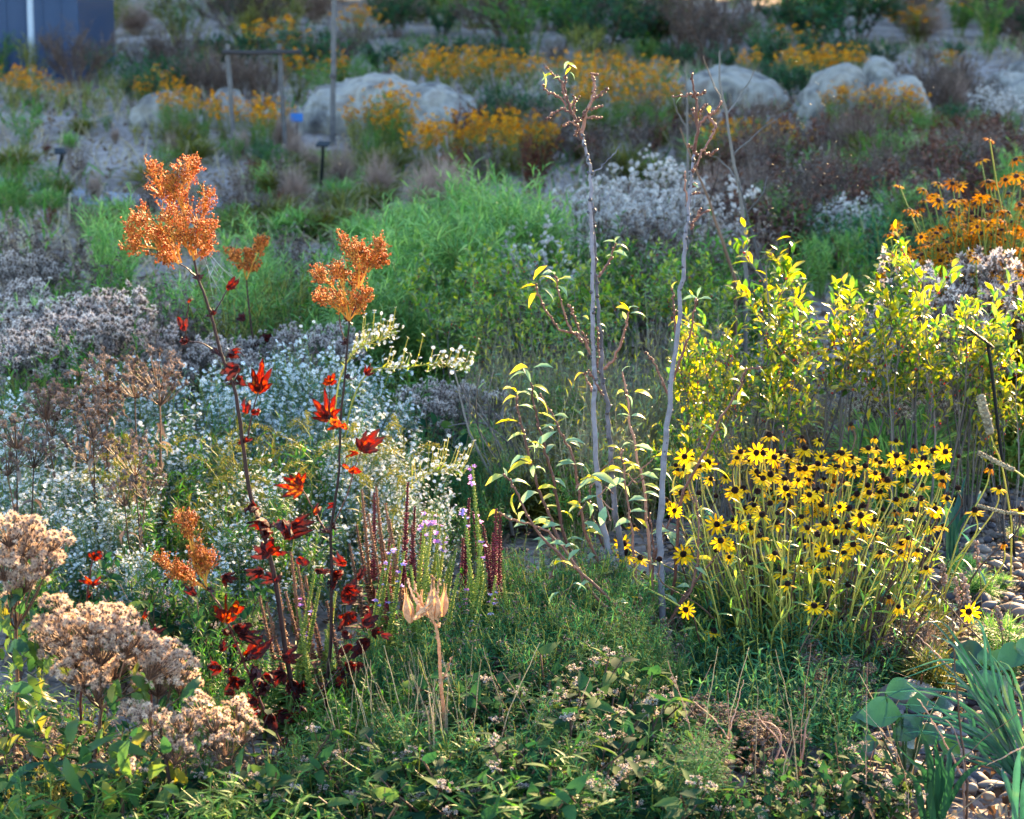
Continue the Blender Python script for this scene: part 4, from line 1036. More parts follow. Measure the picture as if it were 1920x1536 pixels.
def plume(o, L0, axes, D, name='seed_plume', bead=.0047, twl=.024, dens=1.0, fan=1.0):
    """branching plume of tiny seed beads; axes are pixel polylines"""
    st = MB(); bd = MB()
    for ax, l in axes:
        P = polypath([W(x, y, D + rng.uniform(-.04, .04) * (i > 0)) - L0 for i, (x, y) in enumerate(ax)], 12)
        st.tubes(P, np.linspace(.0028, .001, 12)[None], 4)
        l = l * D / F
        nb = max(4, int(18 * dens))
        B = branches(P[None], nb, .12, 1.0, (l * .6, l * 1.25), .6 * fan, .25, n=4, taper=.45); st.tubes(B, np.linspace(.0013, .0006, 4)[None], 3)
        C = branches(B, 5, .2, 1.0, (twl * .5, twl), .75, .3, n=3); st.tubes(C, .0004, 3)
        p, _ = samp(C, np.clip(.35 + .7 * rng.random((len(C), 4)), 0, 1)); p = p.reshape(-1, 3); p = p + .0022 * rng.normal(size=p.shape)
        bd.inst(BEAD3, p, frames(rng.normal(size=p.shape)), rng.uniform(.75, 1.3, len(p)) * bead)
    c = part(name, st.mesh('twig', 'bead stem'), o)
    part('seed', bd.mesh('seed', 'bead orange'), c)

def red_plant(base, stem, D, r, label, leaves_, plumes, petioles=(), fan=1.0, bead=.0047):
    b = W(base[0], base[1], D); o = empty('tall_red_plant', (b[0], D, 0)); L0 = np.array([b[0], D, 0.])
    P = polypath([(0, 0, -.03)] + [W(x, y, D) - L0 for x, y in stem], 40, .0006)
    mb = MB(); mb.tubes(P, np.linspace(r, r * .38, 40)[None], 8)
    part('stem', mb.mesh('stem', 'stem red'), o)
    mb = MB()
    for pt in petioles:
        Q = polypath([W(x, y, D) - L0 for x, y in pt], 10, .0006); mb.tubes(Q, np.linspace(r * .32, r * .2, 10)[None], 5)
    # torn stipules clasping the joints
    for pt in petioles:
        e = W(pt[0][0], pt[0][1], D) - L0
        for k in range(4):
            mb.inst(PALM[2], e[None], frames(np.array([[rng.uniform(-1, 1), rng.uniform(-.5, .3), rng.uniform(-.2, .9)]])), rng.uniform(.011, .02), [.45])
    if petioles: part('leaf_stalk', mb.mesh('leaf_stalk', 'stem red'), o)
    if len(leaves_) > 12:
        pts_ = np.array(stem, float)
        for _ in range(9):
            q_ = pts_[pts_[:, 1] > 1010]; u_ = q_[int(rng.integers(len(q_)))]
            leaves_ = leaves_ + [(u_[0] + rng.uniform(-34, 40), min(1330, u_[1] + rng.uniform(-40, 20)), rng.uniform(0, 360), rng.uniform(34, 58), int(rng.choice([3, 5, 6, 8, 4])), rng.uniform(.02, .3))]
    for (x, y, a, s, k, rr) in leaves_: red_leaf(o, L0, x, y, a, s, D + rng.uniform(-.03, .03), k, rr)
    if plumes: plume(o, L0, plumes, D, fan=fan, bead=bead)
    tag(o, label, 'perennial', 'tall red leaved plants with orange seed plumes')
    return o

red_plant((573, 1470), [(575, 1440), (566, 1365), (548, 1290), (532, 1200), (518, 1100), (505, 1040), (490, 990), (474, 945), (463, 890), (455, 830), (447, 770), (437, 720), (420, 680), (406, 630), (398, 600), (382, 550), (372, 525), (364, 488)], 5.25, .0068,
    'tallest red stalk, carrying the large orange seed plume',
    [(350, 642, 150, 45, 6, .35), (345, 620, 100, 52, 4, .3), (354, 568, 85, 26, 7, .75), (425, 540, 20, 46, 3, .5), (400, 590, 60, 22, 4, .4), (428, 668, 75, 58, 5, .15), (448, 690, 190, 62, 3, .05), (452, 705, 250, 60, 7, .25), (484, 735, 82, 92, 0, .75), (462, 775, 100, 60, 7, .35), (472, 775, 40, 52, 6, .6),
     (462, 828, 60, 26, 2, .5), (455, 830, 170, 20, 2, .45), (480, 950, 120, 40, 4, .25), (476, 960, 75, 80, 6, .3), (500, 1000, 60, 95, 5, .35), (520, 985, 70, 100, 6, .2), (535, 1005, 30, 92, 8, .3), (548, 985, 10, 66, 3, .1), (505, 1035, 40, 66, 2, .5), (505, 1040, 160, 62, 3, .2), (492, 1070, 200, 62, 8, .1), (560, 1045, 300, 60, 7, .3),
     (566, 915, 170, 70, 0, .85), (560, 912, 95, 50, 2, .9), (590, 965, 75, 48, 7, .8),
     (520, 1085, 170, 56, 3, .1), (515, 1090, 20, 40, 7, .2), (532, 1260, 210, 76, 8, .1), (540, 1280, 340, 80, 5, .15), (552, 1290, 100, 50, 6, .1), (545, 1290, 260, 60, 7, .1), (560, 1340, 200, 56, 8, .12), (530, 1235, 10, 60, 3, .15)],
    [([(364, 488), (352, 430), (340, 370), (352, 312)], 30), ([(362, 480), (372, 430), (380, 400), (388, 372)], 34), ([(350, 440), (322, 390), (298, 355), (284, 325)], 32), ([(345, 400), (330, 365), (325, 345)], 34), ([(340, 380), (355, 340), (362, 310)], 18),
     ([(360, 470), (385, 450), (392, 420)], 30), ([(335, 495), (318, 460), (285, 440), (252, 432)], 40), ([(335, 495), (300, 470), (265, 460), (243, 468)], 34), ([(332, 492), (310, 440), (285, 415), (268, 412)], 36), ([(340, 492), (322, 440), (318, 410)], 42), ([(358, 478), (345, 450), (338, 425)], 40), ([(364, 488), (378, 475), (384, 462)], 22), ([(335, 494), (318, 485), (308, 490)], 24)],
    [[(406, 662), (380, 645), (350, 640)], [(399, 590), (412, 570), (428, 540)], [(347, 640), (350, 600), (354, 568)], [(463, 828), (472, 780), (484, 735)], [(500, 985), (520, 990), (530, 1000)], [(612, 998), (585, 950), (566, 915)], [(372, 523), (352, 505), (335, 494)], [(437, 720), (448, 700), (452, 690)], [(560, 1330), (600, 1300), (640, 1250)]], 1.1)
red_plant((598, 1450), [(604, 1400), (612, 1300), (620, 1200), (622, 1080), (620, 1000), (628, 940), (636, 880), (638, 800), (645, 720), (652, 640), (655, 600)], 5.35, .005,
    'second tall red stalk, carrying a loose forked orange plume',
    [(618, 720, 95, 48, 1, .8), (616, 785, 95, 76, 0, .7), (620, 790, 20, 62, 4, .85), (615, 790, 150, 50, 4, .8), (635, 800, 170, 36, 4, 1.0), (640, 800, 20, 34, 4, .9), (684, 700, 15, 34, 8, .5), (678, 845, 60, 80, 1, .4), (672, 850, 170, 46, 4, .65), (655, 885, 40, 52, 4, .7), (652, 880, 115, 34, 7, .7), (628, 945, 200, 28, 4, .6),
     (625, 1080, 30, 80, 5, .2), (630, 1090, 120, 56, 6, .15), (650, 1100, 300, 60, 8, .35), (640, 1120, 10, 90, 3, .1), (625, 1140, 200, 40, 7, .1), (650, 1150, 280, 70, 8, .3), (680, 1170, 20, 62, 3, .1), (690, 1200, 240, 80, 5, .3), (700, 1180, 300, 56, 8, .08), (660, 1210, 190, 60, 6, .1), (650, 1250, 20, 80, 5, .1), (640, 1255, 230, 50, 8, .45), (632, 1270, 320, 40, 4, .75), (690, 1150, 80, 50, 6, .08), (715, 1190, 350, 40, 4, .1), (670, 1085, 40, 46, 3, .1)],
    [([(655, 602), (640, 560), (615, 530), (595, 522)], 26), ([(655, 602), (645, 550), (638, 520), (632, 515)], 30), ([(655, 602), (660, 560), (668, 530), (672, 515)], 18), ([(655, 600), (672, 580), (682, 560)], 24), ([(655, 602), (630, 575), (605, 560)], 24), ([(672, 540), (672, 500), (655, 475), (648, 458)], 22), ([(676, 535), (690, 500), (705, 478), (712, 468)], 20), ([(672, 520), (680, 490), (672, 470)], 16), ([(690, 510), (704, 495), (716, 490)], 12)],
    [[(638, 800), (625, 790), (618, 785)], [(648, 708), (662, 710), (672, 702)], [(622, 990), (650, 930), (665, 880), (678, 845)], [(620, 785), (618, 750), (618, 720)], [(655, 602), (668, 570), (674, 538)], [(650, 645), (640, 620), (636, 590)], [(612, 1300), (640, 1260), (690, 1190)]], .8)
red_plant((545, 1470), [(540, 1440), (520, 1380), (495, 1330), (470, 1270), (440, 1200), (415, 1140), (390, 1105)], 5.05, .0045,
    'shorter leaning red stalk with a thin flat-topped orange plume',
    [(425, 1165, 85, 84, 0, .8), (440, 1150, 60, 62, 4, .75), (440, 1180, 30, 76, 5, .12), (450, 1190, 350, 70, 8, .15), (430, 1190, 120, 60, 6, .2), (415, 1250, 200, 62, 3, .35), (410, 1255, 110, 62, 6, .4), (425, 1260, 60, 56, 5, .3), (460, 1230, 20, 90, 3, .4), (475, 1250, 340, 80, 5, .1), (440, 1270, 260, 60, 8, .25), (490, 1290, 10, 90, 5, .08), (480, 1310, 220, 60, 8, .08), (530, 1390, 40, 60, 6, .06), (500, 1340, 320, 66, 5, .08), (440, 1300, 170, 50, 7, .1)],
    [([(390, 1105), (360, 1090), (325, 1068), (298, 1055)], 22), ([(388, 1100), (372, 1060), (370, 1040)], 26), ([(385, 1095), (390, 1060), (388, 1045)], 20), ([(364, 1060), (355, 1010), (345, 985), (335, 975)], 14), ([(362, 1040), (360, 1000), (357, 980)], 12), ([(380, 1098), (345, 1080), (320, 1078)], 20)],
    [[(390, 1108), (372, 1080), (362, 1040)], [(425, 1165), (440, 1190), (445, 1205)], [(455, 1240), (430, 1262), (415, 1250)]], .7)
red_plant((150, 1440), [(152, 1300), (160, 1150), (166, 1100), (170, 1070), (174, 1050)], 5.1, .0035,
    'short red stem with three curled red leaves behind the fluffy seedheads',
    [(174, 1050, 70, 64, 6, .3), (176, 1050, 110, 46, 4, .45), (172, 1095, 140, 44, 4, .5), (172, 1098, 25, 46, 4, .55), (166, 1120, 90, 26, 7, .4), (160, 1150, 60, 20, 4, .4)], [], [[(172, 1098), (160, 1085), (150, 1072)]])
red_plant((285, 1440), [(283, 1300), (278, 1180), (272, 1160)], 5.0, .003, 'small red stem with a curled leaf pair at the edge of the seedheads',
    [(270, 1160, 80, 34, 7, .5), (268, 1185, 100, 40, 6, .1), (290, 1190, 60, 40, 8, .1), (285, 1200, 270, 36, 6, .15)], [], [[(278, 1190), (270, 1175), (268, 1160)]])
red_plant((470, 900), [(472, 820), (478, 720), (474, 640), (465, 560), (462, 520)], 8.6, .006, 'blurred reddish stalk with brown plume far behind the two tall ones',
    [(460, 600, 150, 40, 3, .05), (490, 640, 30, 50, 5, .05), (480, 650, 60, 36, 6, .05)], [([(462, 525), (455, 500), (440, 480)], 26), ([(462, 525), (480, 480), (492, 455)], 22), ([(462, 525), (470, 500), (468, 480)], 20)], [[(476, 660), (488, 650), (495, 640)]], 1.0, .008)

# ================================================================== GREY-STEMMED WILLOW WITH LEAFY SHOOTS
WL = [mk_leaf(.42, 7, .5, .35, 1.0, .08, .3), mk_leaf(.36, 7, .55, .5, .5, .1, -.4), mk_leaf(.46, 7, .48, .3, 1.5, .08, .6)]
def willow():
    D = 6.0; b = W(1200, 1255, D); o = empty('young_willow', (b[0], D, 0)); L0 = np.array([b[0], D, 0.])
    def trunk(pts, r, dD=0.0):
        n = len(pts) * 5; P = polypath([W(x, y, D + dD) - L0 for x, y in pts], n, .0019); P[0, 2] = -.03
        R = np.linspace(r, r * .3, n) * (1 + .05 * rng.normal(size=n))
        mb = MB(); mb.tubes(P, R[None], 10)
        q, t = samp(P[None], rng.random((1, 60)) * .97 + .02); q = q[0]
        mb.inst(BUD, q, frames(radial(t[0]) + .8 * t[0]), rng.uniform(.007, .013, len(q)), .1)
        return part('trunk', mb.mesh('trunk', 'bark grey'), o)
    t1 = trunk([(1168, 1258), (1158, 1150), (1148, 1080), (1128, 960), (1117, 870), (1114, 720), (1111, 600), (1109, 470), (1107, 330), (1100, 290), (1090, 250)], .0098)
    t2 = trunk([(1198, 1258), (1180, 1160), (1155, 960), (1147, 870), (1138, 780), (1128, 660), (1121, 560), (1115, 470), (1110, 380)], .0094, .03)
    t3 = trunk([(1248, 1262), (1240, 1100), (1237, 1000), (1243, 900), (1252, 790), (1262, 700), (1275, 580), (1284, 470), (1291, 400), (1297, 330), (1302, 290)], .0098, -.03)
    def shoot(pts, r, lv=(), spacing=0, lsize=(40, 56), dD=0.0, m='twig brown', knob=True, sil=.5, tdir=-90, dry=False):
        n = max(8, len(pts) * 4); P = polypath([W(x, y, D + dD + .02 * i * ((-1) ** len(pts)) * .3) - L0 for i, (x, y) in enumerate(pts)], n, .0016)
        mb = MB(); mb.tubes(P, np.linspace(r, r * .45, n)[None], 6)
        if knob:
            k = max(4, int(len(pts) * 4)); q, t = samp(P[None], rng.random((1, k))); q = q[0]
            mb.inst(BUD, q, frames(radial(t[0]) * .7 + t[0]), rng.uniform(.006, .009, k))
        br = part('branch', mb.mesh('branch', m), o)
        if not spacing and len(lv) > 6: spacing = 52
        if spacing or lv:
            fo = MB()
            ls = [(x, y, a, s) for x, y, a, s in lv]
            if spacing:
                pp = np.array(pts, float); seg = np.linalg.norm(np.diff(pp, axis=0), axis=1); tot = seg.sum(); c = np.concatenate([[0], np.cumsum(seg)])
                u = 0; i = 0
                while u < tot * .9:
                    x = np.interp(u, c, pp[:, 0]); y = np.interp(u, c, pp[:, 1]); side = 1 if i % 2 else -1
                    ls.append((x, y, (30 if side > 0 else 150) + rng.uniform(-35, 35), rng.uniform(*lsize))); i += 1; u += spacing * rng.uniform(.7, 1.3)
            for x, y, a, s in ls:
                dd = D + dD; p = W(x, y, dd) - L0; a = math.radians(a)
                d = np.array([[math.cos(a), rng.uniform(-.7, .5), math.sin(a)]])
                fo.inst(WL[int(rng.integers(3))], p[None], frames(d, np.array([[rng.uniform(-.3, .3), rng.uniform(-.8, .1), 1.]])), [[s * dd / F * rng.uniform(.45, .75), s * dd / F * .74, s * dd / F * .9]], [rng.choice([.05, .15, .3, .45, .6, .95])])
            part('foliage', fo.mesh('foliage', 'leaf silver'), br)
    # crown of the left stem
    shoot([(1092, 262), (1080, 225), (1066, 195), (1060, 165), (1062, 140), (1066, 118)], .005, [(1062, 120, 20, 30), (1058, 130, 70, 28), (1068, 135, -20, 24), (1055, 145, 170, 26), (1060, 140, 60, 24), (1072, 195, 75, 28)])
    shoot([(1062, 200), (1045, 180), (1025, 172), (1020, 160)], .0035, [(1022, 165, 85, 42), (1030, 145, 170, 22)])
    shoot([(1060, 185), (1050, 150), (1035, 140), (1020, 122)], .003, [(1035, 140, 150, 22)])
    shoot([(1074, 215), (1055, 205), (1038, 212), (1025, 222)], .003, dD=.02)
    shoot([(1080, 228), (1092, 220), (1100, 205)], .003); shoot([(1075, 215), (1078, 195), (1076, 180)], .0028); shoot([(1084, 236), (1068, 228), (1058, 235)], .0028); shoot([(1086, 240), (1078, 255)], .0025); shoot([(1070, 200), (1085, 182)], .0025)
    shoot([(1090, 250), (1098, 215), (1110, 185), (1114, 168), (1112, 150), (1109, 138)], .005)
    shoot([(1109, 138), (1120, 140)], .0022); shoot([(1113, 185), (1128, 175), (1138, 166)], .0035); shoot([(1106, 205), (1120, 202), (1130, 198)], .003); shoot([(1102, 222), (1115, 220), (1128, 222)], .003)
    shoot([(1109, 335), (1125, 315), (1145, 295), (1162, 274)], .0022, m='bark grey', knob=False)
    # crown of the third stem
    shoot([(1302, 290), (1308, 240), (1306, 200), (1301, 170), (1298, 140)], .005); shoot([(1304, 182), (1290, 178), (1262, 182)], .0028, [(1285, 180, 185, 32)]); shoot([(1304, 180), (1315, 175), (1325, 170)], .003)
    shoot([(1308, 238), (1325, 220), (1340, 210), (1354, 190)], .0042, [(1330, 212, 95, 30)]); shoot([(1330, 218), (1336, 230), (1341, 240), (1330, 262), (1318, 282), (1303, 312), (1299, 320)], .0042); shoot([(1322, 285), (1332, 290), (1342, 282)], .003); shoot([(1310, 292), (1298, 280), (1290, 270)], .0026); shoot([(1311, 220), (1316, 205), (1324, 196)], .0022); shoot([(1308, 232), (1300, 205)], .0025)
    shoot([(1291, 400), (1288, 380), (1285, 340), (1284, 325)], .003, [(1296, 345, 0, 22)]); shoot([(1296, 350), (1304, 346)], .0022); shoot([(1294, 430), (1305, 410), (1318, 400), (1330, 396)], .0028); shoot([(1297, 365), (1308, 362)], .002); shoot([(1306, 410), (1312, 392)], .002)
    # leafy shoots on the left
    shoot([(1105, 657), (1087, 627), (1073, 623), (1050, 617), (1030, 593), (1013, 560), (1005, 530)], .004, [(1005, 535, 165, 50), (1000, 525, 60, 52), (1012, 520, 20, 60), (1015, 540, -10, 46), (1010, 550, 175, 46)], dD=-.05)
    shoot([(1093, 643), (1070, 617), (1057, 583), (1047, 545), (1040, 515)], .0035, [(1040, 515, 110, 44), (1045, 525, 25, 52), (1045, 535, -30, 40), (1038, 512, 160, 40)], dD=-.08)
    shoot([(1086, 620), (1075, 590), (1066, 572)], .003)
    shoot([(1107, 665), (1100, 640), (1092, 622)], .0025, [(1095, 668, 130, 26), (1110, 672, 30, 24), (1104, 600, 130, 28)]); shoot([(1120, 690), (1122, 640), (1119, 612)], .0028, [(1118, 615, 120, 30), (1122, 608, 5, 28)])
    shoot([(1133, 692), (1155, 665), (1168, 630), (1175, 605), (1180, 585)], .0042, [(1180, 585, 115, 36), (1180, 580, 85, 34), (1182, 588, 20, 46), (1174, 600, 110, 28), (1178, 582, 140, 38)])
    shoot([(1122, 520), (1140, 495), (1150, 470), (1155, 455)], .0035, [(1155, 455, 150, 42), (1155, 460, 20, 40), (1150, 472, 5, 40), (1148, 480, 160, 22), (1152, 455, 60, 26)], sil=.9)
    shoot([(1115, 750), (1112, 735), (1100, 712), (1095, 700)], .0028, [(1095, 700, 170, 36)]); shoot([(1132, 742), (1115, 715), (1105, 695)], .003); shoot([(1125, 700), (1112, 690)], .002)
    shoot([(1253, 740), (1238, 705), (1222, 675), (1211, 660)], .0034)
    shoot([(1262, 715), (1280, 660), (1295, 620), (1303, 575), (1307, 560)], .0038, [(1307, 560, 140, 40), (1307, 558, 75, 34), (1308, 562, 25, 40), (1300, 560, 110, 30)])
    shoot([(1268, 660), (1266, 600), (1262, 560), (1261, 540)], .003, [(1261, 542, 95, 26)])
    # brown leafy shoots from the stool
    shoot([(1190, 1240), (1160, 1190), (1100, 1090), (1043, 1000), (1033, 973), (1010, 920), (997, 873), (983, 817), (970, 763), (968, 740)], .0055, [(968, 745, 175, 50), (970, 740, 60, 52), (975, 760, 10, 46), (970, 790, 170, 58), (985, 815, 165, 50), (990, 830, 20, 46), (968, 735, 120, 50), (985, 700, 170, 54), (990, 690, 150, 50), (1000, 690, 20, 52), (995, 870, 155, 66), (985, 858, 170, 60), (1000, 880, 30, 50), (985, 730, 5, 60), (1010, 925, 150, 70), (1005, 840, 60, 70), (1000, 895, 100, 44)], dD=-.15)
    shoot([(1195, 1230), (1140, 1150), (1090, 1080), (1057, 1000), (1040, 913), (1027, 860), (1013, 810), (1003, 767), (995, 717)], .0055, [(995, 717, 110, 48), (998, 725, 40, 50), (1003, 745, -5, 60), (1003, 765, 160, 48), (1012, 800, 20, 40), (1025, 850, 70, 56), (1045, 930, 165, 52), (1050, 960, 15, 50), (1060, 1000, 150, 40)], dD=-.1)
    shoot([(1205, 1230), (1170, 1130), (1110, 1030), (1090, 960), (1077, 867), (1057, 820), (1037, 780), (1013, 740)], .005, [(1037, 780, 20, 44), (1060, 825, 15, 44), (1078, 870, 10, 56), (1075, 868, 160, 40), (1088, 900, 25, 60), (1090, 950, 165, 50), (1095, 980, 15, 56)], dD=-.06)
    shoot([(1225, 1220), (1222, 1100), (1215, 1000), (1207, 910), (1193, 850), (1180, 783), (1173, 730), (1167, 697)], .005, [(1167, 697, 80, 30), (1170, 735, 165, 36), (1172, 740, -10, 40), (1180, 780, 150, 34), (1184, 780, 15, 46), (1190, 845, 20, 40), (1200, 880, 160, 46), (1207, 910, 20, 48), (1212, 960, 170, 50), (1190, 735, 25, 50)], dD=.05)
    shoot([(1215, 1230), (1195, 1100), (1185, 1000), (1175, 930), (1168, 860), (1163, 840)], .004, [(1163, 845, 120, 40), (1168, 870, 20, 46), (1172, 900, 165, 56), (1178, 940, 15, 56), (1182, 980, 160, 60), (1165, 840, 60, 34)], dD=-.12)
    shoot([(1210, 1230), (1110, 1110), (1080, 1060), (1040, 1010), (1000, 985), (960, 975), (935, 960)], .0045, [(935, 962, 165, 50), (945, 968, 60, 40), (970, 980, 20, 46), (985, 985, 150, 40), (1010, 995, 30, 60), (1035, 1010, 170, 50)], dD=-.3)
    shoot([(1225, 1235), (1140, 1120), (1060, 1050), (1010, 1000), (980, 950), (960, 905), (945, 890)], .0045, [(945, 892, 165, 56), (955, 905, 20, 66), (965, 925, 230, 60), (985, 960, 200, 50), (1000, 985, 40, 50), (1030, 1020, 10, 46), (950, 895, 100, 30)], dD=-.35)
    shoot([(1245, 1235), (1262, 1100), (1275, 960), (1290, 905), (1330, 830), (1350, 790), (1385, 730), (1400, 695), (1425, 690)], .0048, [(1400, 695, 110, 42), (1390, 720, 120, 38), (1400, 705, 20, 36), (1380, 740, 10, 56), (1350, 790, 190, 22), (1352, 792, -40, 46), (1300, 890, 120, 40), (1290, 830, 100, 40), (1420, 690, 5, 30), (1392, 728, 250, 44), (1310, 870, 150, 60), (1330, 880, 10, 60)], dD=.12)
    for pts in ([(1245, 1230), (1150, 1105), (1090, 1075), (1040, 1030)], [(1240, 1225), (1190, 1130), (1120, 1080), (1060, 1060), (1030, 1000)], [(1215, 1215), (1140, 1040), (1110, 960), (1105, 900)], [(1250, 1210), (1275, 1130), (1330, 1060), (1365, 1010)], [(1245, 1180), (1300, 1090), (1310, 1000), (1305, 930)], [(1230, 1230), (1215, 1100), (1245, 1000), (1275, 940)], [(1205, 1200), (1080, 1120), (1010, 1110)], [(1250, 1240), (1225, 1150), (1225, 1030), (1218, 960)]):
        shoot(pts, .0042, spacing=46, lsize=(34, 54), dD=rng.uniform(-.3, .2))
    for x, y, a, s, dd in [(1110, 890, 10, 70, -.2), (1120, 900, 170, 60, -.2), (1135, 885, 20, 60, 0), (1150, 905, -5, 60, -.1), (1120, 930, 190, 50, -.1), (1100, 940, -60, 60, -.2), (1135, 950, 250, 54, -.2), (1200, 890, 10, 50, 0), (1225, 880, 15, 60, 0), (1230, 855, 20, 40, .1), (1150, 860, 20, 70, 0), (1165, 880, 160, 60, 0), (1050, 1110, 200, 56, -.4), (1075, 1095, 15, 50, -.4), (1040, 1060, 70, 60, -.4)]:
        shoot([(x + 30 * math.cos(math.radians(a + 180)), y + 26), (x, y)], .0022, [(x, y, a, s)], dD=dd, knob=False)
    tag(o, 'young willow of three smooth grey stems with half-bare leafy brown shoots', 'sapling')
willow()

# ================================================================== BLACK-EYED SUSANS
def mk_rays(n, droop, seed, miss=0, m='petal yellow'):
    r_ = np.random.default_rng(seed); mb = MB()
    for i in range(n):
        if r_.random() < miss: continue
        a = i / n * 2 * PI + r_.uniform(-.12, .12); ln = r_.uniform(.85, 1.1); wd = r_.uniform(.2, .27); dr = droop + r_.uniform(-.25, .25); tw = r_.uniform(-.4, .4)
        V = []; q = []; rad = .2; z = 0.; seg = 5
        for k in range(seg + 1):
            t = k / seg; an = -dr * (.35 + .8 * t)
            if k: rad += math.cos(an) * ln * .82 / seg; z += math.sin(an) * ln * .82 / seg
            w = wd * (.42, .85, 1.0, 1.0, .85, .34)[k] * .5
            for e in (-1, 0, 1):
                c, s_ = math.cos(a), math.sin(a); X = e * w
                V.append((rad * c - X * s_, rad * s_ + X * c, z - abs(e) * w * .35 + X * tw * t + (.02 if k == seg and e == 0 else 0) * -1))
            if k: b = (k - 1) * 3; q += [(b, b + 1, b + 4, b + 3), (b + 1, b + 2, b + 5, b + 4)]
        mb.add(V, [q], r_.random())
    return mb.mesh('petal', m)
RAYS = {'f': [mk_rays(12, .15, 1), mk_rays(11, .3, 2), mk_rays(13, .22, 3)], 't': [mk_rays(12, .25, 4), mk_rays(13, .35, 5), mk_rays(11, .3, 6, .25)], 's': [mk_rays(12, .3, 7), mk_rays(12, .5, 8), mk_rays(11, .4, 9, .3)], 'd': [mk_rays(11, 1.15, 10, .1), mk_rays(10, 1.3, 11, .15, 'petal ochre')], 'p': [mk_rays(11, 1.0, 12, .6, 'petal ochre'), mk_rays(10, .9, 13, .55)]}
def mk_cone(seed):
    r_ = np.random.default_rng(seed); V = []; q = []; k = 12; rings = 8
    for i in range(rings + 1):
        t = i / rings; rr = .27 * (math.sin(PI * (.18 + .82 * t) ** .9) ** .55 if t < 1 else 0) + .001; z = -.03 + .5 * t
        for j in range(k):
            b = 1 + .08 * ((i + j) % 2) + .05 * r_.normal(); a = (j + .5 * (i % 2)) / k * 2 * PI; V.append((rr * b * math.cos(a), rr * b * math.sin(a), z * (1 + .02 * r_.normal())))
    for i in range(rings):
        for j in range(k): q.append((i * k + j, i * k + (j + 1) % k, (i + 1) * k + (j + 1) % k, (i + 1) * k + j))
    mb = MB(); mb.add(V, [q], .4)
    n = 150; d = nrm(r_.normal(size=(n, 3))); d[:, 2] = np.abs(d[:, 2]); p = d * np.array([.27, .27, .3]) + np.array([0, 0, .14])
    mb.inst(BEAD3, p, frames(d), r_.uniform(.05, .08, n))
    return mb.mesh('cone', 'cone brown')
CONES = [mk_cone(1), mk_cone(2), mk_cone(3)]
def mk_sepals():
    mb = MB(); n = 11; a = np.arange(n) / n * 2 * PI; d = np.stack([np.cos(a), np.sin(a), np.full(n, -.35)], -1)
    mb.inst(L_LANCE, np.zeros((n, 3)) + np.array([0, 0, -.04]), frames(d, np.array([0, 0, 1.])), rng.uniform(.35, .55, n)); return mb.mesh('sepal', 'stem green')
SEP = mk_sepals()
SUS = '''1443 819 s;1503 822 p;1537 827 t;1509 843 s;1596 798 p;1640 822 d;1680 829 s;1628 843 s;1641 843 s;1574 852 p;1596 860 s;1731 836 d;1714 840 d;1732 862 t;1797 858 c;1856 878 d;1388 850 s;1406 866 s;1432 853 c;1463 853 s;1455 882 t;1498 881 t;1533 873 s;1557 878 s;1567 878 t;1563 893 d;1641 889 t;1687 882 t;1762 895 s;1767 905 d;1665 904 s;1497 902 t;1518 903 p;1483 919 p;1444 926 t;1420 925 c;1332 900 t;1312 878 s;1285 883 s;1283 928 t;1310 927 c;1342 933 c;1534 919 s;1518 930 t;1510 937 s;1528 940 s;1477 950 s;1443 947 c;1398 955 s;1428 967 t;1457 965 c;1343 984 f;1387 982 t;1402 987 t;1456 983 s;1500 982 p;1514 993 s;1566 981 c;1589 990 t;1614 997 t;1638 977 t;1592 957 c;1626 912 t;1606 930 s;1629 927 s;1656 958 c;1678 960 p;1699 933 s;1679 940 s;1726 938 s;1730 913 s;1755 950 s;1777 928 p;1797 918 c;1828 960 s;1873 917 s;1746 992 s;1768 988 s;1913 958 s;1503 972 s;1558 923 s;1370 1023 t;1367 1046 t;1342 1035 c;1282 1040 f;1408 1058 c;1452 1040 p;1500 1057 s;1532 1005 c;1501 1019 c;1518 1018 s;1568 1020 c;1599 1023 t;1583 1039 t;1553 1068 t;1570 1062 d;1553 1088 s;1651 1039 s;1702 1012 s;1720 1035 d;1477 1098 s;1468 1077 s;1525 1067 s;1590 1100 c;1526 1138 t;1546 1142 s;1667 1122 p;1685 1140 d;1818 1148 f;1287 1144 f;1338 1187 s;1883 1020 d;1737 1068 s;1513 992 s;1267 875 s;1248 940 t;1265 958 f;1278 927 t;1187 988 s;1168 1020 f;1175 1039 t;1200 1049 s;1237 1052 c;1225 1310 f;1470 900 t;1545 900 s;1600 880 t;1650 870 s;1700 870 t;1580 905 s;1480 860 s;1560 955 t;1540 950 s;1430 900 s;1415 940 s;1610 955 s;1650 925 s;1700 905 s;1710 960 s;1380 930 s;1545 985 s;1640 1005 s;1680 985 s'''
SLAB = {'f': 'wide-open black-eyed susan facing the viewer', 't': 'black-eyed susan in bloom with tilted rays', 's': 'black-eyed susan in bloom seen side-on', 'd': 'black-eyed susan with drooping rays', 'p': 'fading black-eyed susan with few rays', 'c': 'bare dark black-eyed susan cone'}
for _ in range(70):
    SUS += ';%d %d %s' % (rng.uniform(1270, 1780), 848 + 190 * rng.random() ** 1.6, rng.choice(list('sssttfdc')))
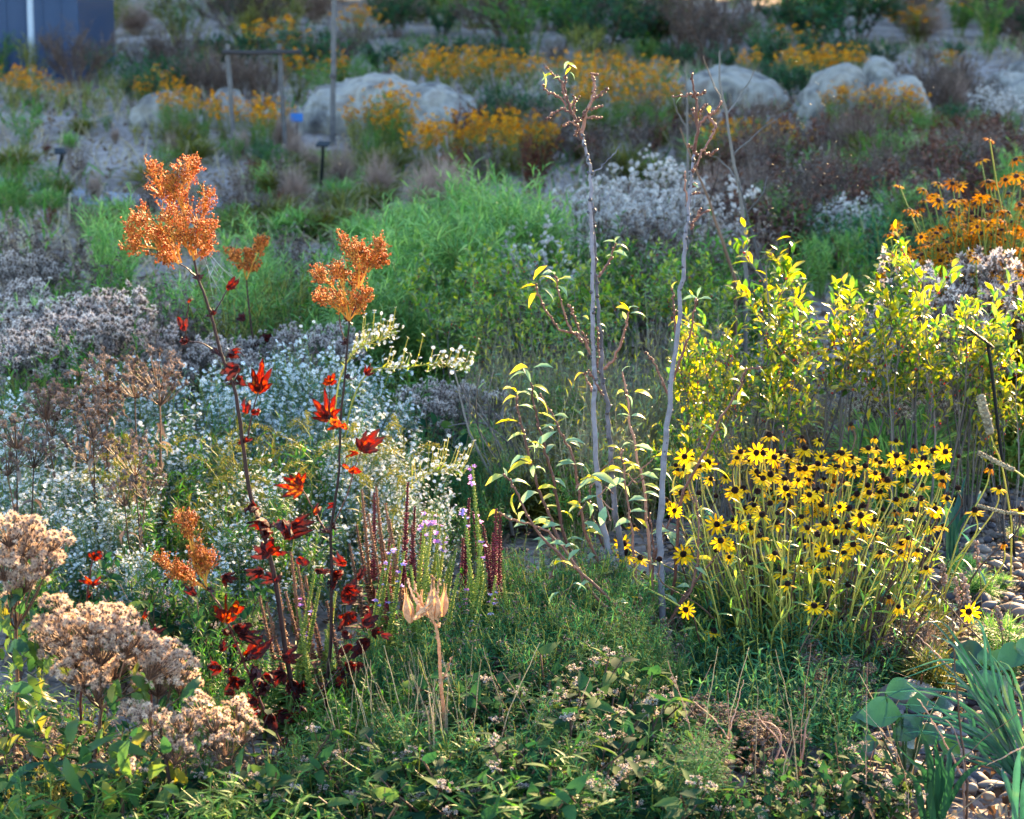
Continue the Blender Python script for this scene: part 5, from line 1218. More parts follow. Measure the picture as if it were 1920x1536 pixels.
for i, ln in enumerate(SUS.split(';')):
    x, y, k = ln.split(); x, y = float(x), float(y)
    D = 6.55 - (y - 820) / 280 * .75 + rng.uniform(-.15, .15); lone = None
    if y > 1300: D = 5.35
    elif x > 1800 and y > 1100: D = 5.6
    elif y > 1120: D = 5.75 + rng.uniform(-.1, .1)
    h = W(x, y, D); cx, cy = (W(1500, 1290, 5.95)[0], 6.1)
    f = .62 if x > 1240 else .35
    if x > 1800: f = .7
    bx = cx + (h[0] - cx) * f + rng.uniform(-.06, .06); by = cy + (D - cy) * .6 + rng.uniform(-.08, .08)
    if y > 1300: bx, by = h[0] + .04, D + .05
    o = empty('black_eyed_susan', (bx, by, 0)); L0 = np.array([bx, by, 0.]); e = h - L0
    el = {'f': math.radians(62), 't': math.radians(34), 's': math.radians(rng.uniform(2, 16)), 'd': math.radians(12), 'p': math.radians(12), 'c': math.radians(10)}[k]
    az = rng.uniform(-.7, .7) if k in 'ft' else rng.uniform(-2, 2)
    ax = np.array([math.sin(az) * math.sin(el), -math.cos(az) * math.sin(el), math.cos(el)])
    s = rng.uniform(.019, .031) * (1.0 if k not in 'dp' else .9)
    mid = np.array([e[0] * .45 + rng.uniform(-.02, .02), e[1] * .5, e[2] * .52])
    P = polypath([(0, 0, -.02), mid, e - ax * .05 - np.array([0, 0, .01]), e - ax * .004], 16)
    mb = MB(); mb.tubes(P, np.linspace(.0028, .0017, 16)[None], 5); part('stem', mb.mesh('stem', 'stem gold' if rng.random() < .7 else 'stem brown'), o)
    q = Vector((0, 0, 1)).rotation_difference(Vector(ax)) @ Matrix.Rotation(rng.random() * 6.28, 3, 'Z').to_quaternion()
    if k != 'c': part('petal', RAYS[k][int(rng.integers(len(RAYS[k])))], o, tuple(e), q, s)
    part('cone', CONES[i % 3], o, tuple(e), q, s * rng.uniform(.9, 1.1)); part('sepal', SEP, o, tuple(e), q, s)
    fo = MB(); leaves(fo, P[None], 5, .08, .6, L_LANCE, (.04, .075), .8); part('foliage', fo.mesh('foliage', 'leaf gold' if i % 3 else 'leaf blue'), o)
    reg(o, SLAB[k], 'flower', x, y, 'black-eyed susans in the gravel bed')
# spare stems and the leafy base of the stand
for i in range(130):
    x = rng.uniform(1280, 1790); D = rng.uniform(5.7, 6.5); yt = rng.uniform(930, 1150)
    cx = W(1500, 1290, 5.95)[0]; h = W(x, yt, D); bx = cx + (h[0] - cx) * .65; by = 6.1 + (D - 6.1) * .6
    o = empty('flower_stalk', (bx, by, 0)); e = h - np.array([bx, by, 0])
    P = polypath([(0, 0, -.02), e * .5 + (rng.uniform(-.02, .02), 0, .02), e], 12, .002); mb = MB(); mb.tubes(P, np.linspace(.0026, .0012, 12)[None], 4)
    part('stem', mb.mesh('stem', 'stem gold' if i % 3 else 'stem brown'), o)
    fo = MB(); leaves(fo, P[None], 8, .1, .98, L_LANCE, (.035, .065), .8); part('foliage', fo.mesh('foliage', 'leaf gold'), o)
    reg(o, ['thin golden stalk without a flower', 'thin brown stalk without a flower'][0 if i % 3 else 1], 'stalk', x, yt, 'flowerless stalks in the yellow flower stand')
for x, y, D, w in [(1300, 1120, 6.1, .9), (1370, 1100, 6.2, .9), (1440, 1110, 6.15, .9), (1510, 1090, 6.25, .9), (1580, 1110, 6.1, .9), (1640, 1120, 6.1, .8), (1340, 1170, 5.85, .9), (1410, 1180, 5.8, .9), (1480, 1170, 5.85, .9), (1550, 1170, 5.85, .9), (1620, 1180, 5.8, .8), (1280, 1190, 5.8, .8), (1320, 1240, 5.55, .9), (1390, 1250, 5.5, .9), (1460, 1250, 5.5, .9), (1530, 1250, 5.5, .9), (1590, 1270, 5.5, .8), (1350, 1310, 5.3, .8), (1430, 1300, 5.3, .8), (1500, 1320, 5.25, .8), (1560, 1330, 5.25, .8)]:
    place('basal', x, D, y - 55, w * 1.1)
# ================================================================== FLOWER SPIKES (four-ranked)
SPK = {k: [P_obed(k) for _ in range(4)] for k in ('wine', 'green', 'brown')}
def mk_lip():
    s = mk_star(5, .05, .8, -.25, False); V = s['V'] * np.array([.55, .55, .5]) + np.array([0, 0, .55]); mb = MB()
    t = mk_blob(6, 3, .7); Vt = t['V'][:, [0, 2, 1]] * np.array([.5, .5, .7])
    return T_(np.concatenate([V, Vt]), s['F'] + [(f[:, ::-1] + len(V), 0) for f, _ in t['F']])
LIP = mk_lip()
SLB = {'wine': 'wine-red flower spike of stacked pointed calyces', 'green': 'yellow-green flower spike of small pointed calyces', 'brown': 'brown seeded flower spike'}
def spike(k, x, yt, D, fl=None, lean=None):
    p = W(x, yt, D); h = p[2]; v = int(rng.integers(4)); ps, path = SPK[k][v]
    o = empty('flower_spike', (p[0] - path[-1, 0], D - path[-1, 1], 0), 0, (1, 1, h))
    for n, me in ps: part(n, me, o)
    if fl:
        mb = MB(); n = int(rng.integers(3, 8)); t = rng.uniform(*fl, n)[None]; q, tg = samp(path[None], t); q = q[0]
        d = rng.normal(size=(n, 3)) * np.array([1, 1, .3]) + np.array([0, -.4, .25]); z = nrm(d)
        mb.inst(LIP, q, frames(np.cross(z, rng.normal(size=(n, 3))), z), np.array([[.0175, .0175, .0175]]) * rng.uniform(.7, 1.1, (n, 1)))
        part('blossom', mb.mesh('blossom', 'petal pink' if rng.random() < .6 else 'petal violet'), o)
    reg(o, SLB[k] + (' with lilac blossoms' if fl else ''), 'flower spike', x, yt, 'flower spikes in front of the asters')
for x, y in [(765, 905), (778, 950), (772, 985), (880, 935), (888, 960), (930, 955), (938, 962), (917, 1022), (906, 985), (868, 1010), (925, 1000), (790, 1000), (702, 925), (712, 1060), (730, 1010)]: spike('wine', x, y, 5.75 + rng.uniform(-.12, .12))
for x, y, f in [(885, 872, (.93, 1)), (735, 1022, (.85, .98)), (750, 1005, None), (800, 955, (.88, .99)), (812, 960, (.9, 1)), (825, 985, (.9, 1)), (835, 1000, (.88, .98)), (845, 1050, None), (740, 1045, None), (790, 975, (.9, 1)), (758, 1035, (.8, .95)), (720, 1060, (.75, .9)), (770, 1060, None), (805, 1020, None), (820, 1040, None), (855, 1030, None), (870, 950, (.9, 1)), (895, 955, (.93, 1)), (905, 1010, (.9, 1)), (860, 1075, None), (880, 1090, (.8, .95)), (912, 1075, None), (930, 1080, (.7, .9)), (945, 1090, None), (760, 1095, None), (785, 1085, None), (835, 1090, None), (725, 1090, (.6, .9)), (940, 1040, None), (900, 1115, (.7, .9)), (950, 1110, None)]:
    spike('green', x, y, 5.68 + rng.uniform(-.15, .15), f)
for x, y in [(678, 918), (705, 912), (722, 945), (690, 965), (668, 985), (712, 985), (730, 975), (655, 1020)]: spike('brown', x, y, 5.8 + rng.uniform(-.1, .1))
for x, y in [(545, 1035), (556, 1048), (572, 1080), (590, 1072), (600, 1100), (612, 1128), (520, 1090), (486, 1118), (500, 1130), (580, 1130), (630, 1110), (535, 1110), (470, 1160), (640, 1160), (560, 1140), (610, 1180)]: spike('brown' if rng.random() < .6 else 'green', x, y, 5.5 + rng.uniform(-.1, .1), (.5, .8) if rng.random() < .25 else None)

# ================================================================== MILKWEED WITH SPLIT PODS
def milkweed():
    D = 4.98; b = W(850, 1500, D); o = empty('milkweed_stalk', (b[0], D, 0)); L0 = np.array([b[0], D, 0.])
    def tube(name, pts, r0, r1, m='pod', dD=None):
        n = len(pts) * 5; P = polypath([W(x, y, D + (dD or 0)) - L0 for x, y in pts], n, .0006)
        if name == 'stem': P[0, 2] = -.02
        mb = MB(); mb.tubes(P, np.linspace(r0, r1, n)[None], 8); q, t = samp(P[None], rng.random((1, len(pts) * 2))); mb.inst(BEAD, q[0], frames(radial(t[0])), .007)
        part(name, mb.mesh(name, m), o)
    tube('stem', [(852, 1500), (842, 1420), (832, 1340), (826, 1270), (823, 1210), (815, 1170), (803, 1150), (798, 1130)], .005, .0028)
    tube('branch', [(806, 1158), (790, 1140), (776, 1122), (768, 1100), (766, 1085)], .0026, .0018); tube('branch', [(802, 1150), (788, 1125), (778, 1105), (777, 1090)], .0022, .0015, dD=.02)
    tube('branch', [(799, 1132), (808, 1110), (812, 1090), (811, 1080)], .0024, .0016); tube('branch', [(800, 1136), (818, 1115), (822, 1095), (825, 1085)], .0022, .0015, dD=-.02)
    tube('branch', [(825, 1280), (836, 1262), (842, 1245), (848, 1232)], .0018, .001); tube('branch', [(818, 1190), (822, 1165), (826, 1145)], .0014, .0009); tube('branch', [(838, 1390), (815, 1355), (806, 1338)], .0016, .001)
    def pod(x, y, ang, ln, w, op, roll, dD):
        """split husk: two hollow boat-shaped halves hinged at the stalk"""
        p = W(x, y, D + dD) - L0; L = ln * .92 * D / F; w = w * .8; a = math.radians(ang); V = []; q = []
        for half in (0, 1):
            base = len(V); n = 12; k = 9
            for i in range(n + 1):
                t = i / n; rr = w * .5 * (math.sin(PI * min(1, .04 + 1.25 * t) ** .9) if t < .72 else 0) * 1.0 + .03 * (1 - t) + .006
                if t >= .45: rr = max(rr, w * .5 * .95 * max(0, 1 - (t - .45) / .42) ** 1.4 + .012)
                for j in range(k):
                    th = (j / (k - 1) - .5) * PI * .93 + (PI if half else 0)
                    sgn = -1 if half else 1
                    V.append((rr * math.cos(th) + sgn * op * t * (.6 + .4 * t), t, rr * .8 * math.sin(th) + .012 * rng.normal() * rr))
            for i in range(n):
                for j in range(k - 1): u = base + i * k + j; q.append((u, u + 1, u + k + 1, u + k))
        Tm = T_(V, [(q, 0)]); mb = MB(); d = np.array([[math.cos(a), .1, math.sin(a)]]); nn = np.array([[math.sin(roll), -math.cos(roll), .2]])
        mb.inst(Tm, p[None], frames(d, nn), [L], [.5]); c = part('pod', mb.mesh('pod', 'pod'), o)
        si = MB(); n = 16; t = rng.random(n) * .35 + .1; dv = nrm(d + .2 * rng.normal(size=(n, 3)))
        si.inst(mk_leaf(.05, 2), p + d * L * t[:, None], frames(dv), rng.uniform(.15, .3, n) * L); part('silk', si.mesh('silk', 'silk'), c)
    pod(770, 1168, 99, 76, .34, .03, .5, 0); pod(784, 1160, 82, 64, .26, .05, 1.1, .03); pod(813, 1162, 91, 88, .38, .03, .3, -.01); pod(829, 1156, 84, 72, .32, .04, -.6, .02); pod(776, 1162, 42, 62, .2, .08, .8, -.03)
    tag(o, 'pale milkweed stalk topped with split silky seed pods', 'milkweed')
milkweed()

# ================================================================== FLUFFY SEEDHEADS AT THE FRONT
JOE_L = [mk_leaf(.27, 10, .4, .3, .9, .09, .4), mk_leaf(.3, 10, .4, .4, 1.4, .09, -.5), mk_leaf(.33, 10, .38, .3, 1.9, .09, .4)]
mat('leaf joe', ['#22402a', '#32502c', '#50642c', '#7c7430'], .45, rough=.42, nscale=14, namp=.4, tgain=1.35, bump=.3)
def joe(base, heads, lvs, D, label, hs=.0092, m='fluff'):
    b = W(base[0], base[1], D); z0 = 0.0; o = empty('fluffy_seedhead_plant', (b[0], D, z0)); L0 = np.array([b[0], D, z0])
    jt = W(*base[2:], D) - L0 if len(base) > 2 else None
    st = MB(); P = polypath([(0, 0, -.03), jt * .5 + (.006, 0, 0), jt], 14, .001); st.tubes(P, np.linspace(.0055, .004, 14)[None], 7)
    pts = []
    hd = MB(); allb = []
    for (x, y, w_, h_, n) in heads:
        c = W(x, y, D + rng.uniform(-.06, .06)) - L0; sx = w_ * D / F * .66; sz = h_ * D / F * .6
        foot = c - np.array([(c[0] - jt[0]) * .2, 0, sz * 1.1 + .02]); Q = polypath([jt, (jt + foot) / 2 + rng.normal(size=3) * .006, foot], 8); st.tubes(Q, np.linspace(.002, .0014, 8)[None], 5)
        n = int(n * 1.9); o2 = disk(n, 1.0); th = np.sqrt(np.maximum(0, 1 - (o2 ** 2).sum(1))); e = c + np.stack([o2[:, 0] * sx, o2[:, 1] * sx * .8, sz * (th * 1.5 * rng.uniform(.55, 1.05, n) - .75) + .2 * sz * rng.normal(size=n)], -1)
        tw = np.stack([np.broadcast_to(foot, e.shape), foot * .45 + e * .55 + np.array([0, 0, -.004]), e], 1); st.tubes(tw, np.array([.0012, .0008, .0006])[None], 3)
        allb.append(e)
    e = np.concatenate(allb)
    hd.inst(FLUFF, e, frames(rng.normal(size=e.shape) * .5 + np.array([0, .3, 0]), np.array([0, 0, 1.]) + .3 * rng.normal(size=e.shape)), hs * rng.uniform(.75, 1.25, len(e)))
    part('stem', st.mesh('stem', 'stem brown'), o); part('seed_head', hd.mesh('seed_head', [m, 'fluff core']), o)
    for (x, y, a, s, r) in lvs:
        p = W(x, y, D + rng.uniform(-.12, .08)) - L0; a = math.radians(a); mb = MB(); d = np.array([[math.cos(a), rng.uniform(-.6, .3), math.sin(a)]])
        mb.inst(JOE_L[int(rng.integers(3))], p[None], frames(d, np.array([[rng.uniform(-.5, .5), rng.uniform(-1, -.2), .6]])), [s * D / F], [r])
        # its stalk reaches back to the plant's stem
        Q = polypath([np.array([jt[0] * .6, 0, p[2] - .02]) * .3 + p * .7 - np.array([0, 0, .01]), p], 5); mb.tubes(Q, .0013, 4)
        part('leaf', mb.mesh('leaf', 'leaf joe'), o)
    tag(o, label, 'seedhead plant', 'fluffy seedhead plants at the front')
def jl(x0, x1, y0, y1, n, s=(46, 82)):
    n = int(n * 1.7)
    return [(rng.uniform(x0, x1), rng.uniform(y0, y1), rng.choice([rng.uniform(-80, -10), rng.uniform(190, 260), rng.uniform(20, 160)]), rng.uniform(*s), rng.random()) for _ in range(n)]
joe((20, 1500, 30, 1180), [(15, 985, 70, 40, 26), (55, 1000, 90, 50, 30), (30, 1030, 80, 44, 26), (75, 1035, 70, 40, 22), (108, 1008, 44, 28, 14), (50, 1075, 70, 34, 22), (95, 1050, 50, 28, 12), (5, 1050, 60, 40, 18), (10, 1130, 40, 36, 14), (60, 975, 30, 18, 8), (25, 1090, 60, 30, 14)],
    jl(-20, 70, 1080, 1240, 12, (50, 90)) + jl(-20, 110, 1180, 1400, 16), 4.95, 'glowing cream fluffy seedhead, tallest at the frame edge')
joe((150, 1510, 190, 1330), [(110, 1170, 90, 44, 34), (170, 1160, 80, 50, 34), (215, 1150, 70, 40, 30), (130, 1210, 100, 50, 38), (190, 1200, 90, 54, 36), (245, 1190, 80, 50, 34), (90, 1185, 60, 50, 22), (150, 1250, 90, 40, 28), (215, 1240, 80, 40, 26), (275, 1210, 70, 50, 26), (180, 1280, 70, 34, 16), (105, 1130, 60, 24, 14), (300, 1230, 60, 50, 24)],
    jl(60, 290, 1250, 1420, 18), 4.9, 'broad mass of pale fluffy seedheads low at the front')
joe((300, 1510, 300, 1350), [(330, 1240, 70, 50, 28), (295, 1260, 80, 50, 28), (345, 1265, 56, 44, 20), (320, 1215, 50, 30, 14)], jl(230, 370, 1290, 1440, 9), 4.95, 'smaller fluffy seedhead beside the broad pale mass')
joe((330, 1520, 310, 1420), [(280, 1335, 70, 36, 22), (320, 1370, 70, 46, 26), (250, 1325, 50, 24, 12), (355, 1345, 60, 40, 20), (330, 1400, 60, 30, 14)], jl(180, 340, 1380, 1500, 10), 4.75, 'grey-brown fluffy seedhead low before the red stalks', .0075)
joe((440, 1520, 430, 1440), [(400, 1340, 60, 40, 20), (440, 1330, 60, 40, 20), (390, 1370, 60, 40, 18), (460, 1360, 50, 34, 14), (420, 1385, 60, 34, 14), (370, 1310, 40, 24, 10)], jl(350, 470, 1400, 1520, 8, (50, 80)), 4.8, 'dull grey fluffy seedhead close by the leaning red stalk', .007)
joe((210, 1560, 230, 1480), [(250, 1440, 40, 24, 12)], jl(0, 330, 1380, 1540, 26, (55, 95)), 4.62, 'leafy seedhead plant with one small fluffy tuft at the bottom edge', .007)

# ================================================================== FRONT GREENERY
for x, y, D, w in [(1060, 1050, 5.95, .85), (1010, 1060, 5.9, .85), (1110, 1080, 5.85, .8), (950, 1110, 5.75, .85), (1010, 1110, 5.7, .9), (1075, 1120, 5.6, .9), (1130, 1170, 5.6, .85), (880, 1160, 5.55, .9), (940, 1170, 5.5, .95), (1000, 1180, 5.4, 1), (1060, 1190, 5.4, 1), (870, 1230, 5.3, 1), (1110, 1240, 5.35, .9), (1170, 1220, 5.5, .7), (1220, 1240, 5.5, .6), (760, 1200, 5.5, .8), (700, 1230, 5.4, .7), (1240, 1110, 6.1, .5), (1300, 1090, 6.3, .5)]:
    place('fine', x, D, y - 25, w * 1.15)
for x, y, D, w in [(930, 1290, 5.1, 1.1), (1000, 1280, 5.1, 1.1), (1070, 1290, 5.1, 1.1), (1140, 1300, 5.1, 1.1), (1200, 1310, 5.15, 1), (900, 1350, 4.9, 1.1), (970, 1340, 4.92, 1.2), (1050, 1350, 4.9, 1.2), (1130, 1360, 4.9, 1.2), (1210, 1370, 4.9, 1.1), (940, 1400, 4.72, 1.2), (1030, 1410, 4.7, 1.2), (1110, 1420, 4.7, 1.2), (1190, 1420, 4.72, 1.2), (860, 1420, 4.72, 1.2), (780, 1400, 4.78, 1.1), (700, 1410, 4.78, 1.1), (640, 1380, 4.85, 1), (580, 1400, 4.8, 1), (500, 1400, 4.8, 1), (1000, 1480, 4.55, 1.3), (1100, 1480, 4.55, 1.3), (900, 1490, 4.55, 1.3), (1200, 1490, 4.55, 1.3), (800, 1490, 4.55, 1.3), (700, 1490, 4.55, 1.3), (600, 1490, 4.55, 1.3), (480, 1490, 4.55, 1.3), (1290, 1500, 4.55, 1.2), (380, 1500, 4.55, 1.3), (260, 1500, 4.5, 1.3), (120, 1490, 4.5, 1.3)]:
    place('mint' if rng.random() < .6 else rng.choice(['green', 'fine', 'basal', 'mint']), x, D, y - rng.uniform(0, 45), w * 1.15)
for x, y, D, w in [(660, 1290, 5.15, .9), (720, 1300, 5.1, .9), (600, 1290, 5.2, .8), (800, 1290, 5.15, .8), (470, 1200, 5.5, .7), (400, 1180, 5.6, .7), (340, 1200, 5.5, .7), (440, 1260, 5.3, .7), (390, 1290, 5.2, .7)]:
    place('green', x, D, y, w)
scatter('greentuft', 560, 900, 1300, 1440, 16, .12, .22); scatter('tuft', 560, 900, 1330, 1460, 12, .12, .22); scatter('greentuft', 1150, 1300, 1150, 1300, 8, .12, .2)
def dead_patch(x0, x1, y0, y1, n, h):
    scatter('dead', x0, x1, y0, y1, n, *h, (.7, 1.1))
dead_patch(1260, 1500, 1400, 1500, 4, (.1, .15)); dead_patch(1560, 1760, 1230, 1330, 8, (.1, .18)); dead_patch(1100, 1280, 1230, 1330, 6, (.1, .18))
for x, y, D, w in [(1300, 1320, 5.25, .7), (1340, 1340, 5.15, .7), (1400, 1350, 5.1, .7), (1280, 1370, 5.05, .7), (1450, 1360, 5.05, .7), (1360, 1390, 4.95, .8), (1300, 1420, 4.85, .8), (1520, 1205, 5.75, .4), (1545, 1230, 5.65, .45), (1500, 1240, 5.6, .45), (1580, 1245, 5.6, .45), (1630, 1255, 5.6, .4), (1540, 1270, 5.5, .45), (1510, 1300, 5.4, .45), (1600, 1300, 5.45, .4), (1180, 1300, 5.3, .4), (900, 1215, 5.5, .45), (940, 1210, 5.5, .4), (1010, 1215, 5.45, .45), (1050, 1230, 5.4, .4), (930, 1250, 5.35, .4)]:
    place('brownhead', x, D, y, w * 1.6)
for x, y, D, w in [(1560, 1400, 4.85, 1), (1500, 1420, 4.8, 1), (1620, 1400, 4.85, 1), (1430, 1430, 4.75, 1), (1380, 1450, 4.7, 1)]:
    place('mint', x, D, y, w)
for k, x, y, D, w in [('mint', 30, 1300, 5.2, 1), ('mint', 110, 1320, 5.15, 1), ('mint', 200, 1340, 5.1, 1), ('mint', 290, 1360, 5.05, 1), ('mint', 60, 1380, 4.85, 1.1), ('mint', 160, 1400, 4.8, 1.1), ('mint', 250, 1420, 4.78, 1.1), ('mint', 0, 1420, 4.7, 1.1), ('mint', 360, 1420, 4.8, 1), ('green', 40, 1250, 5.3, .9), ('green', 130, 1290, 5.25, .9), ('green', 320, 1330, 5.15, .8), ('dead', 90, 1340, 5.05, .8), ('dead', 220, 1380, 4.9, .8), ('dead', 350, 1390, 4.95, .8), ('dead', 450, 1400, 4.9, .8), ('dead', 20, 1350, 4.95, .8), ('olive', 170, 1330, 5.2, .8), ('olive', 270, 1400, 4.85, .8), ('olive', 430, 1350, 5.05, .7), ('olive', 60, 1430, 4.7, .9)]:
    place(k, x, D, y, w)
for x, y, D, w in [(1000, 1215, 5.35, .9), (900, 1230, 5.25, .9), (1090, 1230, 5.3, .9), (1040, 1260, 5.2, 1), (850, 1270, 5.15, .9), (1150, 1270, 5.2, .9), (960, 1265, 5.15, 1), (1240, 1290, 5.2, .8)]:
    place('mint', x, D, y, w)
# dry grass and twigs
def straw(pts, D, label, r=.0016, m='straw', name='straw_stem'):
    b = W(pts[0][0], pts[0][1], D); o_ = bpy.data.objects
    P = polypath([W(x, y, D + (.02 * i if i else 0)) for i, (x, y) in enumerate(pts)], len(pts) * 5, .001); L0 = np.array([P[0, 0], P[0, 1], 0.]); P = P - L0
    if P[0, 2] < .12: P[0, 2] = -.01
    mb = MB(); mb.tubes(P, np.linspace(r, r * .4, len(P))[None], 5)
    o = part(name, mb.mesh(name, m), None, tuple(L0)); reg(o, label, 'stem', pts[-1][0], pts[-1][1], 'dry stems at the front'); return o
for i in range(46):
    x = rng.uniform(640, 900); l = rng.uniform(-90, 60); y1 = rng.uniform(1200, 1330)
    straw([(x, 1500 + rng.uniform(-60, 20)), (x + l * .4, (1480 + y1) / 2), (x + l, y1)], rng.uniform(4.8, 5.2), 'thin pale dry grass stem', rng.uniform(.0008, .0016))
for i in range(12):
    x = rng.uniform(800, 840); straw([(x + 15, 1500), (x + 5, 1400), (x + rng.uniform(-15, 10), rng.uniform(1260, 1330))], 4.85 + rng.uniform(-.05, .1), 'grey dry stalk bundled at the milkweed foot', .0018)
for pts, m, r in [([(755, 1443), (790, 1390), (808, 1350)], 'straw', .002), ([(800, 1480), (760, 1360), (720, 1210)], 'straw', .0018), ([(1270, 1480), (1240, 1330), (1290, 1320)], 'straw', .0012), ([(1105, 1320), (1130, 1340), (1175, 1380), (1205, 1440)], 'straw', .0016), ([(1440, 1460), (1465, 1390), (1450, 1360), (1420, 1350)], 'straw pink', .0028), ([(1490, 1460), (1460, 1390), (1430, 1355), (1420, 1340)], 'straw pink', .0024), ([(1500, 1450), (1510, 1370), (1520, 1330)], 'straw pink', .003),
                  ([(1815, 1480), (1805, 1400), (1790, 1250), (1786, 1130)], 'stem brown', .003), ([(1812, 1470), (1770, 1390), (1735, 1330), (1720, 1310)], 'straw pink', .0024), ([(1812, 1450), (1790, 1370), (1752, 1335)], 'straw pink', .002), ([(1840, 1200), (1790, 1150), (1740, 1080)], 'stem brown', .0022), ([(1785, 1255), (1740, 1210), (1718, 1190)], 'straw pink', .0022), ([(1370, 1480), (1368, 1380), (1364, 1295)], 'straw pink', .002), ([(1366, 1385), (1340, 1350), (1300, 1315)], 'straw pink', .0016), ([(1368, 1370), (1380, 1330), (1394, 1275)], 'straw pink', .0016), ([(1920, 1400), (1880, 1420), (1850, 1435)], 'straw pink', .002), ([(900, 1480), (860, 1400), (895, 1380), (902, 1360)], 'straw pink', .002),
                  ([(1480, 1260), (1540, 1150), (1590, 1102)], 'stem brown', .0018), ([(1770, 1480), (1830, 1400), (1920, 1330)], 'stem brown', .0016)]:
    straw(pts, 4.95 if pts[0][1] > 1350 else 5.6, 'bent dry brown twig', r, m, 'dry_twig')
for i in range(36):
    x = rng.uniform(880, 1720); y1 = rng.uniform(1180, 1380); l = rng.uniform(-110, 110)
    straw([(x, 1500 + rng.uniform(-60, 20)), (x + l * .3, (1490 + y1) / 2), (x + l, y1)], rng.uniform(4.75, 5.3), 'thin dry stem tangled in the herbs', rng.uniform(.0008, .0017), 'straw' if i % 3 else 'straw pink')
for i in range(26):
    x = rng.uniform(1700, 1900); y = rng.uniform(1180, 1400); straw([(x, y), (x + rng.uniform(-30, 30), y - 60), (x + rng.uniform(-60, 60), y - rng.uniform(70, 150))], G(y), 'thin dry grass stem', .0009, 'straw pink' if i % 2 else 'straw')
scatter('tuft', 1600, 1780, 1180, 1330, 10, .1, .2); scatter('grass', 1600, 1760, 1180, 1330, 5, .12, .2); scatter('greentuft', 1640, 1920, 1120, 1300, 6, .08, .15); scatter('green', 1830, 1960, 1240, 1310, 4, .1, .15, (1.2, 1.6)); scatter('greentuft', 1780, 1930, 960, 1110, 5, .06, .1)
# pinkish seed spikes of a low weed above the gravel
for x, y, D in [(1830, 1018, 6.2), (1804, 1078, 6.0), (1790, 1085, 6.0), (1812, 1100, 5.95), (1765, 1050, 6.1), (1870, 1140, 5.8), (1630, 955, 6.3), (1590, 965, 6.3)]:
    p = W(x, y, D); o = empty('seed_stalk', (p[0] + .03, D, 0)); P = polypath([(0, 0, -.02), (-.01, 0, p[2] * .5), (-.03, 0, p[2])], 10, .001); mb = MB(); mb.tubes(P, np.linspace(.0018, .001, 10)[None], 4); part('stem', mb.mesh('stem', 'stem brown'), o)
    mb = MB(); q, t = samp(P[None], rng.random((1, 50)) * .28 + .72); q = q[0] + .003 * rng.normal(size=(50, 3)); mb.inst(BUD, q, frames(radial(t[0]) + t[0]), rng.uniform(.006, .011, 50)); part('seed_head', mb.mesh('seed_head', 'straw pink'), o)
    reg(o, 'thin stalk with a small pinkish seed spike', 'stalk', x, y, 'pinkish seed stalks over the gravel')
# long pale catkin-like spikes reaching in from the frame edge
def catkin(pts, D, label, r=.007, m='straw'):
    P = polypath([W(x, y, D) for x, y in pts], 26); b = P[0].copy(); o = empty('seed_spike', (b[0], D, 0)); P = P - np.array([b[0], D, 0]); P[0, 2] = -.02
    mb = MB(); mb.tubes(P, np.linspace(.003, .0012, 26)[None], 5); part('stem', mb.mesh('stem', 'stem gold'), o)
    mb = MB(); n = 420; q, t = samp(P[None], rng.random((1, n)) * .4 + .6); mb.inst(BUD, q[0] + .001 * rng.normal(size=(n, 3)), frames(radial(t[0]) + .5 * t[0]), rng.uniform(.7, 1.1, n) * r); part('seed_head', mb.mesh('seed_head', m), o)
    tag(o, label, 'seed spike', 'long seed spikes reaching over the gravel')
catkin([(2060, 1250), (2010, 980), (1920, 895), (1880, 872), (1836, 850)], 5.7, 'long cream seed spike curving in above the black label stake'); catkin([(2060, 1280), (2010, 1010), (1930, 968), (1880, 960), (1834, 948)], 5.7, 'lower slender seed spike lying nearly level over the gravel', .005)
catkin([(1900, 1000), (1880, 880), (1862, 830), (1850, 790), (1838, 745)], 6.8, 'drooping tan plume leaning on the black stake', .016, 'straw')
# strap-leaved clumps, broad leaves
def strap(base, blades, D, label, lm='leaf blue', w=.02, name='strap_leaved_plant'):
    b = W(base[0], base[1], D); o = empty(name, (b[0], D, 0)); L0 = np.array([b[0], D, 0.])
    blades = [[(x + (rng.uniform(-26, 26) if k else 0), y + (rng.uniform(-22, 22) if k else 0)) for x, y in bl] if k else bl for k in range(2 if len(blades) > 12 else 1) for bl in blades]
    for bl in blades:
        dD = rng.uniform(-.15, .15); n = 14; P = polypath([np.array([rng.uniform(-.03, .03), rng.uniform(-.03, .03), -.01])] + [W(x, y, D + dD * (i + 1) / len(bl)) - L0 for i, (x, y) in enumerate(bl)], n)
        T = nrm(np.gradient(P, axis=0)); sd = nrm(np.cross(T, np.array([rng.uniform(-.5, .5), -.75, .75]))); nn = np.cross(sd, T); V = []; q = []; wd = w * rng.uniform(.7, 1.2)
        for i in range(n):
            t = i / (n - 1); ww = wd * (1 - t ** 2.6) * (.65 + .5 * math.sin(PI * min(1, t * 1.3))) * .5 + .0006
            for e in (-1, -.5, 0, .5, 1): V.append(P[i] + sd[i] * e * ww + nn[i] * abs(e) * ww * .45)
            if i:
                for k in range(4): u = (i - 1) * 5 + k; q.append((u, u + 1, u + 6, u + 5))
        b_ = rng.random() * .6; rv = np.repeat(np.clip(b_ + .06 * rng.normal(size=n) + 3.5 * np.maximum(0, np.linspace(0, 1, n) - rng.uniform(.82, 1.0)), 0, 1), 5); mb = MB(); mb.add(V, [q], rv); part('leaf', mb.mesh('leaf', lm), o)
    tag(o, label, 'perennial', 'strap leaved clumps in the front corner')
